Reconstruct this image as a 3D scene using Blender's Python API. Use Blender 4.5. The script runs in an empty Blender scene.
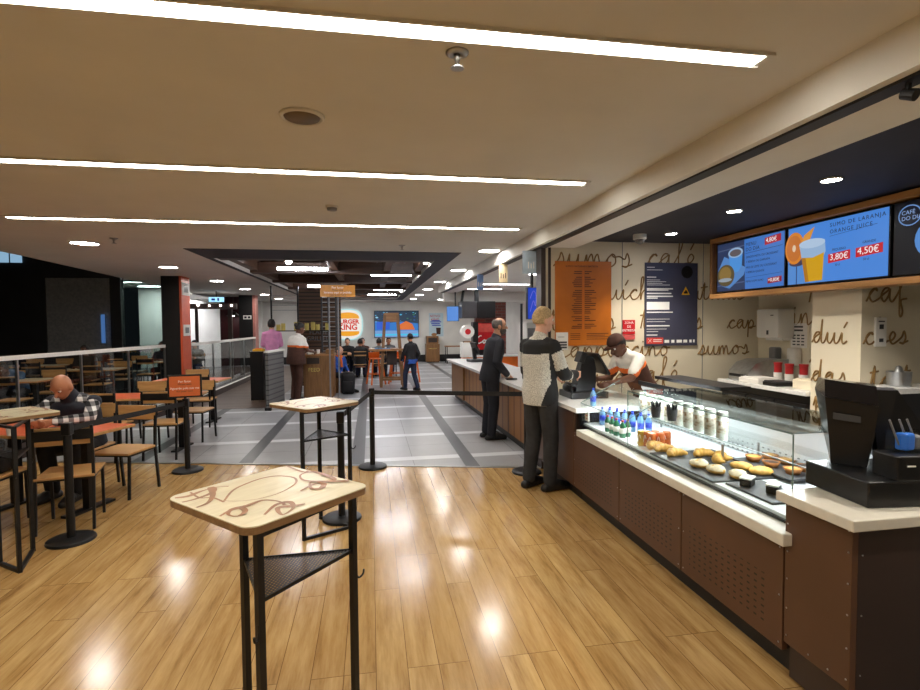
import bpy, bmesh, math, random
from mathutils import Vector, Matrix, noise
random.seed(7)
R = math.radians
COL = bpy.context.scene.collection
V = Vector

# ------------------------------------------------------------------ materials
def s2l(c):
    c = c / 255.0
    return c / 12.92 if c <= 0.04045 else ((c + 0.055) / 1.055) ** 2.4
def rgb(r, g, b): return (s2l(r), s2l(g), s2l(b), 1.0)

class NT:
    def __init__(s, name):
        s.m = bpy.data.materials.new(name); s.m.use_nodes = True
        s.t = s.m.node_tree; s.n = s.t.nodes; s.l = s.t.links
        s.b = s.n.get('Principled BSDF'); s.o = s.n.get('Material Output')
    def new(s, typ, **k):
        x = s.n.new(typ)
        for a, v in k.items(): setattr(x, a, v)
        return x
    def set(s, sock, v):
        if hasattr(v, 'node'): s.l.new(v, sock)
        else: sock.default_value = v
    def math(s, op, a, b=0.0, c=None):
        x = s.new('ShaderNodeMath', operation=op)
        s.set(x.inputs[0], a); s.set(x.inputs[1], b)
        if c is not None: s.set(x.inputs[2], c)
        return x.outputs[0]
    def mix(s, f, a, b, mode='MIX'):
        x = s.new('ShaderNodeMix', data_type='RGBA', blend_type=mode)
        s.set(x.inputs[0], f); s.set(x.inputs[6], a); s.set(x.inputs[7], b)
        return x.outputs[2]
    def coord(s, scale=(1, 1, 1), rot=(0, 0, 0)):
        tc = s.new('ShaderNodeTexCoord'); mp = s.new('ShaderNodeMapping')
        mp.inputs['Scale'].default_value = scale; mp.inputs['Rotation'].default_value = rot
        s.l.new(tc.outputs['Object'], mp.inputs['Vector'])
        return mp.outputs[0]
    def xyz(s, v=None):
        x = s.new('ShaderNodeSeparateXYZ'); s.l.new(v or s.coord(), x.inputs[0]); return x.outputs
    def noise(s, v, scale, detail=4, rough=.5):
        x = s.new('ShaderNodeTexNoise'); s.l.new(v, x.inputs['Vector'])
        x.inputs['Scale'].default_value = scale; x.inputs['Detail'].default_value = detail; x.inputs['Roughness'].default_value = rough
        return x.outputs[0]
    def ramp(s, f, stops):
        x = s.new('ShaderNodeValToRGB'); e = x.color_ramp.elements
        while len(e) < len(stops): e.new(.5)
        for el, (p, c) in zip(e, stops): el.position = p; el.color = c
        s.set(x.inputs[0], f); return x.outputs[0]
    def bump(s, h, strength=.2, dist=.01):
        x = s.new('ShaderNodeBump'); x.inputs['Strength'].default_value = strength; x.inputs['Distance'].default_value = dist
        s.l.new(h, x.inputs['Height']); s.l.new(x.outputs[0], s.b.inputs['Normal'])

def mat(name, c, rough=.6, metal=0.0, var=.06, scale=14.0, spec=.5, coat=0.0, bump=0.0):
    t = NT(name); b = t.b
    b.inputs['Roughness'].default_value = rough; b.inputs['Metallic'].default_value = metal
    b.inputs['Specular IOR Level'].default_value = spec; b.inputs['Coat Weight'].default_value = coat
    c = rgb(*c)
    if var:
        n = t.noise(t.coord(), scale)
        lo = tuple(x * (1 - var * 2) for x in c[:3]) + (1,); hi = tuple(min(1, x * (1 + var * 2)) for x in c[:3]) + (1,)
        t.set(b.inputs['Base Color'], t.ramp(n, [(.3, lo), (.7, hi)]))
        if bump: t.bump(n, bump, .004)
    else: b.inputs['Base Color'].default_value = c
    return t.m

def emis(name, c, strength):
    t = NT(name); b = t.b
    b.inputs['Base Color'].default_value = (0, 0, 0, 1); b.inputs['Emission Color'].default_value = rgb(*c)
    b.inputs['Emission Strength'].default_value = strength; b.inputs['Roughness'].default_value = .4
    return t.m

def wood(name, c1, c2, axis=0, rough=.45, scale=1.0, coat=0.0):
    t = NT(name); sc = [9, 9, 9]; sc[axis] = .9
    v = t.coord(tuple(x * scale for x in sc))
    n = t.noise(v, 2.4, 6, .6); n2 = t.noise(v, 9, 3, .5)
    f = t.math('ADD', t.math('MULTIPLY', n, .75), t.math('MULTIPLY', n2, .25))
    t.set(t.b.inputs['Base Color'], t.ramp(f, [(.32, rgb(*c1)), (.68, rgb(*c2))]))
    t.b.inputs['Roughness'].default_value = rough; t.b.inputs['Coat Weight'].default_value = coat
    t.bump(n2, .08, .002)
    return t.m

def glass(name, tint=(1, 1, 1), gloss=.12, rough=0.0):
    t = NT(name); t.n.remove(t.b)
    tr = t.new('ShaderNodeBsdfTransparent'); tr.inputs[0].default_value = tint + (1,)
    gl = t.new('ShaderNodeBsdfGlossy'); gl.inputs['Roughness'].default_value = rough
    ge = t.new('ShaderNodeNewGeometry'); dt = t.new('ShaderNodeVectorMath', operation='DOT_PRODUCT')
    t.l.new(ge.outputs['Normal'], dt.inputs[0]); t.l.new(ge.outputs['Incoming'], dt.inputs[1])
    sch = t.math('POWER', t.math('SUBTRACT', 1.0, t.math('ABSOLUTE', dt.outputs['Value'])), 5.0)
    mx = t.new('ShaderNodeMixShader')
    f = t.math('ADD', t.math('MULTIPLY', sch, .5), .015 + gloss * .1)
    t.l.new(f, mx.inputs[0]); t.l.new(tr.outputs[0], mx.inputs[1]); t.l.new(gl.outputs[0], mx.inputs[2])
    t.l.new(mx.outputs[0], t.o.inputs['Surface'])
    return t.m

def wood_floor():
    t = NT('plank_floor'); x, y, z = t.xyz()
    cb = t.new('ShaderNodeCombineXYZ'); t.l.new(y, cb.inputs[0]); t.l.new(x, cb.inputs[1])
    br = t.new('ShaderNodeTexBrick'); t.l.new(cb.outputs[0], br.inputs['Vector'])
    br.offset = .37; br.offset_frequency = 3
    br.inputs['Scale'].default_value = 1; br.inputs['Brick Width'].default_value = 1.25; br.inputs['Row Height'].default_value = .155
    br.inputs['Mortar Size'].default_value = .0016; br.inputs['Mortar Smooth'].default_value = .1
    br.inputs['Color1'].default_value = (0, 0, 0, 1); br.inputs['Color2'].default_value = (1, 1, 1, 1); br.inputs['Mortar'].default_value = (.5, .5, .5, 1)
    sh = t.math('MULTIPLY', br.outputs[0], 7.3)
    cv = t.new('ShaderNodeCombineXYZ')
    t.l.new(t.math('ADD', t.math('MULTIPLY', x, 11), sh), cv.inputs[0]); t.l.new(t.math('ADD', t.math('MULTIPLY', y, 1.1), sh), cv.inputs[1])
    n = t.noise(cv.outputs[0], 1.3, 7, .62); n2 = t.noise(cv.outputs[0], 7, 3, .6)
    f = t.math('ADD', t.math('MULTIPLY', n, .8), t.math('MULTIPLY', n2, .2))
    col = t.ramp(f, [(.30, rgb(122, 90, 50)), (.43, rgb(168, 132, 82)), (.58, rgb(192, 158, 104)), (.75, rgb(208, 178, 124))])
    col = t.mix(t.math('MULTIPLY', br.outputs[0], .34), col, rgb(150, 112, 62))
    col = t.mix(br.outputs[1], col, rgb(96, 64, 32))
    t.set(t.b.inputs['Base Color'], col)
    t.set(t.b.inputs['Roughness'], t.math('ADD', .11, t.math('MULTIPLY', n2, .13)))
    t.b.inputs['Specular IOR Level'].default_value = .4
    t.bump(t.math('SUBTRACT', t.math('MULTIPLY', n, .15), br.outputs[1]), .12, .003)
    return t.m

def tile_floor():
    t = NT('grey_tile_floor'); x, y, z = t.xyz()
    P = 1.397
    def band(v, off, per, half):
        f = t.math('FRACT', t.math('ADD', t.math('DIVIDE', t.math('SUBTRACT', v, off), per), .5))
        return t.math('LESS_THAN', t.math('ABSOLUTE', t.math('SUBTRACT', f, .5)), half / per)
    light = band(y, 6.52, P, .085); dark = band(x, 1.18, 1.37, .085)
    gx = band(x, 1.18 + .685, 1.37, .004); gy = band(y, 6.52 + .7, P, .004)
    ce = t.new('ShaderNodeCombineXYZ')
    t.l.new(t.math('FLOOR', t.math('DIVIDE', t.math('SUBTRACT', x, .495), .685)), ce.inputs[0]); t.l.new(t.math('FLOOR', t.math('DIVIDE', y, .7)), ce.inputs[1])
    wn = t.new('ShaderNodeTexWhiteNoise'); t.l.new(ce.outputs[0], wn.inputs[0])
    n = t.noise(t.coord(), 5, 6, .65)
    f = t.math('ADD', t.math('MULTIPLY', wn.outputs[0], .35), t.math('MULTIPLY', n, .65))
    c = t.ramp(f, [(.25, rgb(150, 151, 154)), (.75, rgb(162, 163, 166))])
    c = t.mix(t.math('MAXIMUM', gx, gy), c, rgb(84, 84, 86))
    c = t.mix(light, c, rgb(214, 216, 219)); c = t.mix(dark, c, rgb(76, 78, 82))
    t.set(t.b.inputs['Base Color'], c); t.b.inputs['Roughness'].default_value = .3; t.b.inputs['Specular IOR Level'].default_value = .35
    return t.m

def brown_plank():
    t = NT('brown_plank_tile'); x, y, z = t.xyz()
    br = t.new('ShaderNodeTexBrick'); t.l.new(t.coord(), br.inputs['Vector'])
    br.inputs['Scale'].default_value = 1; br.inputs['Brick Width'].default_value = 1.0; br.inputs['Row Height'].default_value = .2
    br.inputs['Mortar Size'].default_value = .006
    br.inputs['Color1'].default_value = rgb(84, 68, 58); br.inputs['Color2'].default_value = rgb(112, 94, 82); br.inputs['Mortar'].default_value = rgb(50, 42, 38)
    t.set(t.b.inputs['Base Color'], br.outputs[0]); t.b.inputs['Roughness'].default_value = .3
    return t.m

def perforated(name, c, y0, y1, z0, z1):
    t = NT(name); x, y, z = t.xyz()
    def cell(v, per):
        return t.math('ABSOLUTE', t.math('SUBTRACT', t.math('FRACT', t.math('DIVIDE', v, per)), .5))
    row = t.math('FLOOR', t.math('DIVIDE', z, .034))
    yy = t.math('ADD', y, t.math('MULTIPLY', t.math('MODULO', row, 2.0), .0))
    m = t.math('MULTIPLY', t.math('LESS_THAN', cell(yy, .05), .2), t.math('LESS_THAN', cell(z, .034), .14))
    for v, a, op in ((y, y0, 'GREATER_THAN'), (y, y1, 'LESS_THAN'), (z, z0, 'GREATER_THAN'), (z, z1, 'LESS_THAN')):
        m = t.math('MULTIPLY', m, t.math(op, v, a))
    n = t.noise(t.coord(), 3)
    base = t.ramp(n, [(.3, rgb(*[k * .95 for k in c])), (.7, rgb(*[k * 1.05 for k in c]))])
    t.set(t.b.inputs['Base Color'], t.mix(m, base, (.004, .003, .003, 1)))
    t.b.inputs['Roughness'].default_value = .42
    return t.m

def speckle(name, a, b, scale=160, thr=.5, rough=.9):
    t = NT(name); n = t.noise(t.coord(), scale, 2, .7)
    t.set(t.b.inputs['Base Color'], t.ramp(n, [(thr - .12, rgb(*a)), (thr + .12, rgb(*b))])); t.b.inputs['Roughness'].default_value = rough
    return t.m

def plaid():
    t = NT('plaid_flannel'); x, y, z = t.xyz()
    a = t.math('GREATER_THAN', t.math('FRACT', t.math('MULTIPLY', t.math('ADD', x, y), 9)), .5)
    b = t.math('GREATER_THAN', t.math('FRACT', t.math('MULTIPLY', z, 12)), .5)
    f = t.math('MULTIPLY', t.math('ADD', a, b), .5)
    t.set(t.b.inputs['Base Color'], t.ramp(f, [(.1, rgb(20, 20, 24)), (.5, rgb(120, 120, 124)), (.9, rgb(226, 226, 226))])); t.b.inputs['Roughness'].default_value = .9
    return t.m

def slatted(name, c1, c2, per=.09, axis='z'):
    t = NT(name); x, y, z = t.xyz(); v = {'x': x, 'y': y, 'z': z}[axis]
    m = t.math('LESS_THAN', t.math('FRACT', t.math('DIVIDE', v, per)), .25)
    t.set(t.b.inputs['Base Color'], t.mix(m, rgb(*c1), rgb(*c2))); t.b.inputs['Roughness'].default_value = .5
    return t.m

def bricks():
    t = NT('red_brick'); cb = t.new('ShaderNodeCombineXYZ'); x, y, z = t.xyz()
    t.l.new(x, cb.inputs[0]); t.l.new(z, cb.inputs[1])
    br = t.new('ShaderNodeTexBrick'); t.l.new(cb.outputs[0], br.inputs['Vector'])
    br.inputs['Scale'].default_value = 1; br.inputs['Brick Width'].default_value = .24; br.inputs['Row Height'].default_value = .08; br.inputs['Mortar Size'].default_value = .008
    br.inputs['Color1'].default_value = rgb(140, 60, 46); br.inputs['Color2'].default_value = rgb(96, 42, 34); br.inputs['Mortar'].default_value = rgb(110, 90, 80)
    t.set(t.b.inputs['Base Color'], br.outputs[0]); return t.m

M = {}
def mk():
    M['plank'] = wood_floor(); M['tile'] = tile_floor(); M['bplank'] = brown_plank()
    M['ceil'] = mat('warm_white_plaster', (208, 205, 199), .9, var=.02, scale=2)
    M['white'] = mat('white_paint', (226, 224, 218), .7, var=.02, scale=3)
    M['cream'] = mat('cream_wall_vinyl', (224, 214, 190), .55, var=.02, scale=2)
    M['navy'] = mat('dark_navy_ceiling', (34, 36, 48), .7, var=.08, scale=3)
    M['brownbeam'] = wood('dark_brown_beam', (44, 28, 20), (74, 48, 34), 0)
    M['brownbeam_y'] = wood('dark_brown_beam_long', (60, 40, 28), (96, 66, 46), 1)
    M['black'] = mat('black_metal', (24, 24, 26), .45, .3, var=.1)
    M['blackp'] = mat('black_plastic', (14, 14, 16), .34, 0, var=.1, scale=8)
    M['dark'] = mat('dark_wall', (26, 26, 30), .6, var=.15, scale=2)
    M['dgrey'] = mat('dark_grey_panel', (62, 62, 64), .5, var=.1, scale=3)
    M['grey'] = mat('mid_grey', (120, 120, 122), .5, var=.06)
    M['steel'] = mat('brushed_steel', (170, 172, 174), .3, .9, var=.06, scale=20)
    M['stone'] = mat('pale_stone_top', (206, 201, 188), .28, var=.02, scale=25)
    M['quartz'] = mat('white_quartz_top', (232, 232, 230), .2, var=.03, scale=30)
    M['brownp'] = mat('brown_panel', (84, 57, 40), .42, var=.05, scale=3)
    M['darkbrown'] = mat('dark_brown_panel', (52, 40, 36), .4, var=.06, scale=3)
    M['kick'] = mat('black_kickboard', (16, 15, 15), .5, var=.1)
    M['oak'] = wood('oak_frame', (168, 118, 66), (200, 150, 92), 1)
    M['oakx'] = wood('oak_panel', (140, 96, 56), (178, 130, 80), 0)
    M['oakz'] = wood('oak_upright', (104, 72, 40), (146, 104, 62), 2)
    M['chairwood'] = wood('honey_chair_wood', (180, 134, 82), (212, 168, 108), 0, .4)
    M['orange'] = mat('orange_laminate', (214, 96, 48), .35, var=.05)
    M['orangem'] = mat('orange_metal', (240, 122, 44), .35, .2, var=.04)
    M['orangebd'] = mat('orange_menu_board', (186, 104, 26), .35, var=.1, scale=2)
    M['slate'] = mat('slate_blue_board', (66, 68, 88), .3, var=.08, scale=2)
    M['maple'] = wood('pale_maple_top', (206, 194, 160), (224, 214, 184), 0, .3, 1.4)
    M['ply'] = wood('plywood_edge', (112, 82, 52), (158, 122, 82), 0, .5)
    M['ribbon'] = mat('brown_ribbon_print', (156, 106, 66), .35, var=.12, scale=12)
    M['script'] = mat('bronze_script', (138, 106, 58), .5, var=.1)
    M['glass'] = glass('clear_glass', (.95, .975, .965), .1)
    M['gedge'] = mat('glass_edge_green', (112, 132, 126), .25, var=.05); M['clear'] = glass('inner_glass', (.96, .975, .97), 0, 0); M['smoke'] = glass('smoked_glass', (.58, .61, .59), .2); M['tinted'] = glass('green_tinted_glass', (.56, .64, .61), .2)
    M['railglass'] = glass('balustrade_glass', (.90, .92, .915), .4)
    M['mesh'] = mesh_metal()
    M['led'] = emis('white_led', (255, 247, 232), 31); M['ledn'] = emis('neutral_led', (250, 250, 255), 62)
    M['ledb'] = emis('counter_led', (250, 250, 255), 26); M['down'] = emis('downlight_led', (255, 250, 244), 95); M['caseled'] = emis('case_led', (246, 250, 255), 7)
    M['skin1'] = mat('fair_skin', (214, 164, 138), .55, var=.05); M['skin2'] = mat('tan_skin', (176, 120, 88), .5, var=.05)
    M['skin3'] = mat('brown_skin', (98, 62, 44), .5, var=.05); M['skin4'] = mat('light_skin', (200, 150, 122), .55, var=.05)
    M['hair_blond'] = mat('grey_blond_hair', (176, 150, 108), .7, var=.18, scale=60); M['hair_dark'] = mat('dark_hair', (26, 20, 18), .6, var=.2, scale=60)
    M['hair_grey'] = mat('salt_grey_hair', (92, 84, 80), .7, var=.2, scale=60)
    M['fleece'] = speckle('speckled_fleece', (150, 148, 140), (228, 225, 214), 150)
    M['softblack'] = mat('black_softshell', (22, 22, 25), .8, var=.1); M['suit'] = mat('navy_suit', (24, 25, 34), .85, var=.1)
    M['trgrey'] = mat('charcoal_trousers', (46, 46, 48), .9, var=.12); M['denim'] = mat('dark_denim', (30, 38, 62), .9, var=.12)
    M['whitecl'] = mat('white_cotton', (226, 222, 214), .85, var=.03); M['browncl'] = mat('brown_cotton', (72, 44, 34), .9, var=.08)
    M['orangecl'] = mat('orange_cotton', (226, 110, 40), .85, var=.05); M['pinkcl'] = mat('pink_cotton', (222, 150, 196), .85, var=.05)
    M['bluecl'] = mat('blue_cotton', (40, 84, 170), .85, var=.08); M['vest'] = mat('navy_quilted_vest', (26, 30, 44), .7, var=.15)
    M['greycl'] = mat('grey_knit', (110, 112, 108), .9, var=.1); M['plaid'] = plaid(); M['steelblue'] = mat('steel_blue_shirt', (66, 98, 134), .85, var=.08)
    M['shoe'] = mat('black_shoe', (16, 15, 15), .5, var=.1)
    M['eyew'] = mat('eye_white', (226, 222, 214), .3, var=0); M['lip'] = mat('lip_line', (130, 72, 62), .6, var=0)
    M['pastry'] = mat('baked_pastry', (196, 132, 62), .5, var=.28, scale=18, bump=.5); M['pastry2'] = mat('golden_pastry', (226, 168, 80), .5, var=.2, scale=20, bump=.4)
    M['sugar'] = mat('sugared_bun', (232, 214, 182), .7, var=.12, scale=24, bump=.4); M['crust'] = mat('tart_crust', (158, 100, 50), .6, var=.15, scale=30)
    M['custard'] = mat('custard_filling', (226, 168, 84), .3, var=.2, scale=20); M['choc'] = mat('chocolate_filling', (52, 28, 18), .3, var=.1)
    M['tray'] = mat('slate_tray', (58, 60, 64), .5, var=.1); M['casewhite'] = mat('white_case_lining', (226, 230, 234), .35, var=.01)
    M['water'] = mat('water_bottle_blue', (120, 170, 214), .12, var=.05, spec=.7); M['bluecap'] = mat('blue_cap', (20, 60, 190), .35, var=0)
    M['greenb'] = mat('green_bottle', (52, 120, 84), .15, var=.08); M['redcap'] = mat('red_label', (170, 30, 34), .4, var=.05)
    M['can'] = mat('orange_can', (214, 112, 50), .25, .3, var=.2, scale=20); M['cany'] = mat('yellow_can', (222, 176, 60), .25, .3, var=.1)
    M['cup'] = mat('paper_cup_white', (232, 230, 224), .6, var=.02); M['cupp'] = speckle('printed_bottle', (224, 226, 220), (140, 160, 110), 40, .62, .4)
    M['cupart'] = speckle('printed_picture', (222, 218, 204), (150, 116, 76), 26, .56, .5); M['redsign'] = mat('red_sign', (190, 28, 36), .4, var=0); M['txtw'] = mat('white_print', (240, 240, 238), .5, var=0); M['txtb'] = mat('dark_print', (40, 26, 20), .5, var=0)
    M['paper'] = mat('white_paper', (232, 230, 224), .8, var=.02); M['yellow'] = mat('warning_yellow', (236, 176, 30), .4, var=0)
    M['ftile'] = mat('dark_service_floor', (70, 66, 62), .4, var=.08); M['hfloor'] = mat('dark_hall_floor', (48, 46, 46), .25, var=.1, scale=3)
    M['wine'] = mat('wine_red_wall', (64, 16, 24), .5, var=.1, scale=2); M['colorange'] = mat('orange_column_side', (216, 92, 54), .45, var=.03)
    M['slatbrown'] = slatted('brown_slat_screen', (92, 66, 48), (30, 22, 18), .1); M['brick'] = bricks()
    M['yelcup'] = mat('straw_paper_cup', (206, 186, 100), .6, var=.1); M['cokered'] = mat('red_drinks_front', (186, 20, 28), .3, var=.08)
    M['bronze'] = mat('bronze_speaker', (110, 94, 72), .5, .3, var=.05); M['bag'] = mat('black_nylon', (20, 20, 24), .7, var=.15)
    M['slathoriz'] = slatted('counter_wood_front', (152, 106, 62), (120, 80, 46), .3, 'y')
def mesh_metal():
    t = NT('expanded_metal_mesh'); x, y, z = t.xyz()
    a = t.math('FRACT', t.math('MULTIPLY', t.math('ADD', x, t.math('MULTIPLY', y, 1.7)), 44)); b = t.math('FRACT', t.math('MULTIPLY', t.math('SUBTRACT', x, t.math('MULTIPLY', y, 1.7)), 44))
    hole = t.math('MULTIPLY', t.math('GREATER_THAN', a, .34), t.math('GREATER_THAN', b, .34))
    t.b.inputs['Base Color'].default_value = rgb(44, 40, 38); t.b.inputs['Roughness'].default_value = .5; t.b.inputs['Metallic'].default_value = .3
    tr = t.new('ShaderNodeBsdfTransparent'); mx = t.new('ShaderNodeMixShader')
    t.l.new(hole, mx.inputs[0]); t.l.new(t.b.outputs[0], mx.inputs[1]); t.l.new(tr.outputs[0], mx.inputs[2]); t.l.new(mx.outputs[0], t.o.inputs['Surface'])
    return t.m
mk()

# ------------------------------------------------------------------ mesh builder
def frame(d):
    d = V(d).normalized(); a = V((0, 0, 1)) if abs(d.z) < .95 else V((0, 1, 0))
    u = d.cross(a).normalized(); return u, u.cross(d).normalized()
def catmull(pts, n=6, closed=False):
    pts = [V(p) for p in pts]; out = []; N = len(pts)
    for i in range(N if closed else N - 1):
        g = (lambda k: pts[k % N]) if closed else (lambda k: pts[max(0, min(N - 1, k))])
        p0, p1, p2, p3 = g(i - 1), g(i), g(i + 1), g(i + 2)
        for j in range(n):
            t = j / n
            out.append(.5 * ((2 * p1) + (p2 - p0) * t + (2 * p0 - 5 * p1 + 4 * p2 - p3) * t * t + (3 * p1 - p0 - 3 * p2 + p3) * t ** 3))
    if not closed: out.append(pts[-1])
    return out

class MB:
    def __init__(s): s.bm = bmesh.new(); s.mi = 0
    def _f(s, vs):
        try: f = s.bm.faces.new(vs); f.material_index = s.mi; return f
        except ValueError: return None
    def rings(s, rings, closed=True, cap=True):
        rr = [[s.bm.verts.new(p) for p in r] for r in rings]
        n = len(rr[0])
        for a, b in zip(rr, rr[1:]):
            for i in range(n if closed else n - 1):
                j = (i + 1) % n; s._f((a[i], a[j], b[j], b[i]))
        if cap and closed: s._f(rr[0][::-1]); s._f(rr[-1])
        return s
    def box(s, c, d, rz=0.0, bevel=0.0, rot=None):
        x, y, z = [k / 2 for k in d]
        m = Matrix.Translation(V(c)) @ (rot.to_4x4() if rot is not None else Matrix.Rotation(rz, 4, 'Z'))
        vs = [s.bm.verts.new(m @ V((a * x, b * y, e * z))) for e in (-1, 1) for a, b in ((-1, -1), (1, -1), (1, 1), (-1, 1))]
        fs = [s._f([vs[i] for i in q]) for q in ((3, 2, 1, 0), (4, 5, 6, 7), (0, 1, 5, 4), (1, 2, 6, 5), (2, 3, 7, 6), (3, 0, 4, 7))]
        if bevel > 0:
            es = list({e for f in fs for e in f.edges})
            r = bmesh.ops.bevel(s.bm, geom=es, offset=bevel, segments=2, profile=.5, affect='EDGES')
            for f in r['faces']: f.material_index = s.mi
        return s
    def bx(s, x0, x1, y0, y1, z0, z1, bevel=0.0):
        return s.box(((x0 + x1) / 2, (y0 + y1) / 2, (z0 + z1) / 2), (abs(x1 - x0), abs(y1 - y0), abs(z1 - z0)), 0, bevel)
    def cyl(s, p0, p1, r0, r1=None, n=16):
        r1 = r0 if r1 is None else r1; p0, p1 = V(p0), V(p1); u, w = frame(p1 - p0)
        return s.rings([[p + (u * math.cos(2 * math.pi * i / n) + w * math.sin(2 * math.pi * i / n)) * r for i in range(n)] for p, r in ((p0, r0), (p1, r1))])
    def bar(s, p0, p1, a, b=None):
        b = b or a; p0, p1 = V(p0), V(p1); u, w = frame(p1 - p0)
        return s.rings([[p + u * x * a / 2 + w * y * b / 2 for x, y in ((-1, -1), (1, -1), (1, 1), (-1, 1))] for p in (p0, p1)])
    def tube(s, pts, r, n=8, closed=False):
        pts = [V(p) for p in pts]; N = len(pts); rs = []; u = None
        for i, p in enumerate(pts):
            a, b = (pts[(i - 1) % N], pts[(i + 1) % N]) if closed else (pts[max(0, i - 1)], pts[min(N - 1, i + 1)])
            d = (b - a).normalized() if (b - a).length > 1e-9 else V((0, 0, 1))
            if u is None: u, w = frame(d)
            else:
                u = (u - d * u.dot(d)); u = u.normalized() if u.length > 1e-6 else frame(d)[0]; w = u.cross(d)
            rad = r(i / max(1, N - 1)) if callable(r) else r
            rs.append([p + (u * math.cos(2 * math.pi * k / n) + w * math.sin(2 * math.pi * k / n)) * rad for k in range(n)])
        if closed: rs.append(rs[0]); return s.rings(rs, cap=False)
        return s.rings(rs)
    def lathe(s, prof, c=(0, 0, 0), n=20, sx=1, sy=1, rot=None):
        c = V(c); rs = []
        for r, z in prof:
            ring = [V((math.cos(2 * math.pi * i / n) * max(r, 1e-4) * sx, math.sin(2 * math.pi * i / n) * max(r, 1e-4) * sy, z)) for i in range(n)]
            rs.append([(rot @ p if rot else p) + c for p in ring])
        return s.rings(rs)
    def sphere(s, c, r, n=12, rot=None):
        r = (r, r, r) if not hasattr(r, '__len__') else r
        k = n // 2 + 1; c = V(c); rs = []
        for j in range(k + 1):
            a = math.pi * j / k; q = max(math.sin(a), .02)
            ring = [V((q * math.cos(2 * math.pi * i / n) * r[0], q * math.sin(2 * math.pi * i / n) * r[1], -math.cos(a) * r[2])) for i in range(n)]
            rs.append([(rot @ p if rot else p) + c for p in ring])
        return s.rings(rs)
    def cone2(s, p0, p1, r0, r1, n=10):
        p0, p1 = V(p0), V(p1); d = p1 - p0; L = d.length
        if L < 1e-6: return s.sphere(p0, r0, n)
        d /= L; u, w = frame(d); rs = []
        prof = [(r0 * math.cos(a), -r0 * math.sin(a)) for a in (R(85), R(55), R(25), 0)] + [(r1 * math.cos(a), L + r1 * math.sin(a)) for a in (0, R(25), R(55), R(85))]
        for r, h in prof: rs.append([p0 + d * h + (u * math.cos(2 * math.pi * i / n) + w * math.sin(2 * math.pi * i / n)) * r for i in range(n)])
        return s.rings(rs)
    def prism(s, poly, z0, z1):
        return s.rings([[V((p[0], p[1], z0)) for p in poly], [V((p[0], p[1], z1)) for p in poly]])
    def slab(s, poly3, nrm, th):
        nrm = V(nrm) * th; a = [V(p) for p in poly3]; return s.rings([a, [p + nrm for p in a]])
    def strip(s, pts, w, nrm, th=.0):
        pts = [V(p) for p in pts]; nrm = V(nrm); L = []; N = len(pts)
        for i, p in enumerate(pts):
            d = (pts[min(N - 1, i + 1)] - pts[max(0, i - 1)]); d = d.normalized() if d.length > 1e-9 else V((1, 0, 0))
            q = d.cross(nrm).normalized(); ww = w(i / (N - 1)) if callable(w) else w
            L.append((p - q * ww / 2, p + q * ww / 2))
        if th:
            return s.rings([[a, b, b + nrm * th, a + nrm * th] for a, b in L])
        vs = [(s.bm.verts.new(a), s.bm.verts.new(b)) for a, b in L]
        for (a, b), (c, d) in zip(vs, vs[1:]): s._f((a, b, d, c))
        return s
    def poly(s, pts): s._f([s.bm.verts.new(p) for p in pts]); return s
    def build(s, name, mats, parent=None, smooth=None, loc=None, rz=None, recalc=True):
        if recalc: bmesh.ops.recalc_face_normals(s.bm, faces=s.bm.faces)
        me = bpy.data.meshes.new(name); s.bm.to_mesh(me); s.bm.free()
        for m in (mats if isinstance(mats, (list, tuple)) else [mats]): me.materials.append(M[m] if isinstance(m, str) else m)
        if smooth:
            me.shade_smooth()
            if smooth is not True:
                try: me.set_sharp_from_angle(angle=R(smooth))
                except Exception: pass
        o = bpy.data.objects.new(name, me); COL.objects.link(o)
        if parent: o.parent = parent
        if loc: o.location = loc
        if rz is not None: o.rotation_euler = (0, 0, rz)
        return o

def tag(o, label=None, cat=None, group=None, kind=None):
    if label: o['label'] = label
    if cat: o['category'] = cat
    if group: o['group'] = group
    if kind: o['kind'] = kind
    return o
def thing(name, label, cat, loc=(0, 0, 0), rz=0.0, group=None):
    o = bpy.data.objects.new(name, None); COL.objects.link(o); o.empty_display_size = .1
    o.location = loc; o.rotation_euler = (0, 0, rz); return tag(o, label, cat, group)
def dup(o, loc=None, rz=None, label=None, parent=None):
    c = o.copy(); COL.objects.link(c)
    if parent: c.parent = parent
    if loc is not None: c.location = loc
    if rz is not None: c.rotation_euler = (0, 0, rz)
    if label: c['label'] = label
    for ch in list(o.children): dup(ch, parent=c)
    return c
def struct(name, mb, m, parent=None, smooth=None):
    o = mb.build(name, m, parent, smooth); o['kind'] = 'structure'; return o
def text(s, size, loc, rot, m, name='lettering', parent=None, align='CENTER', extrude=.0008, sx=1.0, space=1.0, line=1.0, offset=0.0, shear=0.0):
    cu = bpy.data.curves.new('t', 'FONT'); cu.body = s; cu.size = size; cu.align_x = align; cu.align_y = 'CENTER'; cu.extrude = extrude
    cu.space_character = space; cu.space_line = line; cu.offset = offset; cu.shear = shear; cu.resolution_u = 3
    tmp = bpy.data.objects.new('t', cu); COL.objects.link(tmp)
    me = bpy.data.meshes.new_from_object(tmp.evaluated_get(bpy.context.evaluated_depsgraph_get()))
    bpy.data.objects.remove(tmp); bpy.data.curves.remove(cu)
    me.materials.clear(); me.materials.append(M[m]); me.name = name
    o = bpy.data.objects.new(name, me); COL.objects.link(o)
    o.location = loc; o.rotation_euler = rot; o.scale = (sx, 1, 1)
    if parent: o.parent = parent
    return o
FRONT = (R(90), 0, 0)            # text facing -Y
LEFTF = (R(90), 0, R(-90))       # text facing -X, reads towards -Y
ORD = ['first', 'second', 'third', 'fourth', 'fifth', 'sixth', 'seventh', 'eighth', 'ninth', 'tenth', 'eleventh', 'twelfth', 'thirteenth', 'fourteenth']
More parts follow.
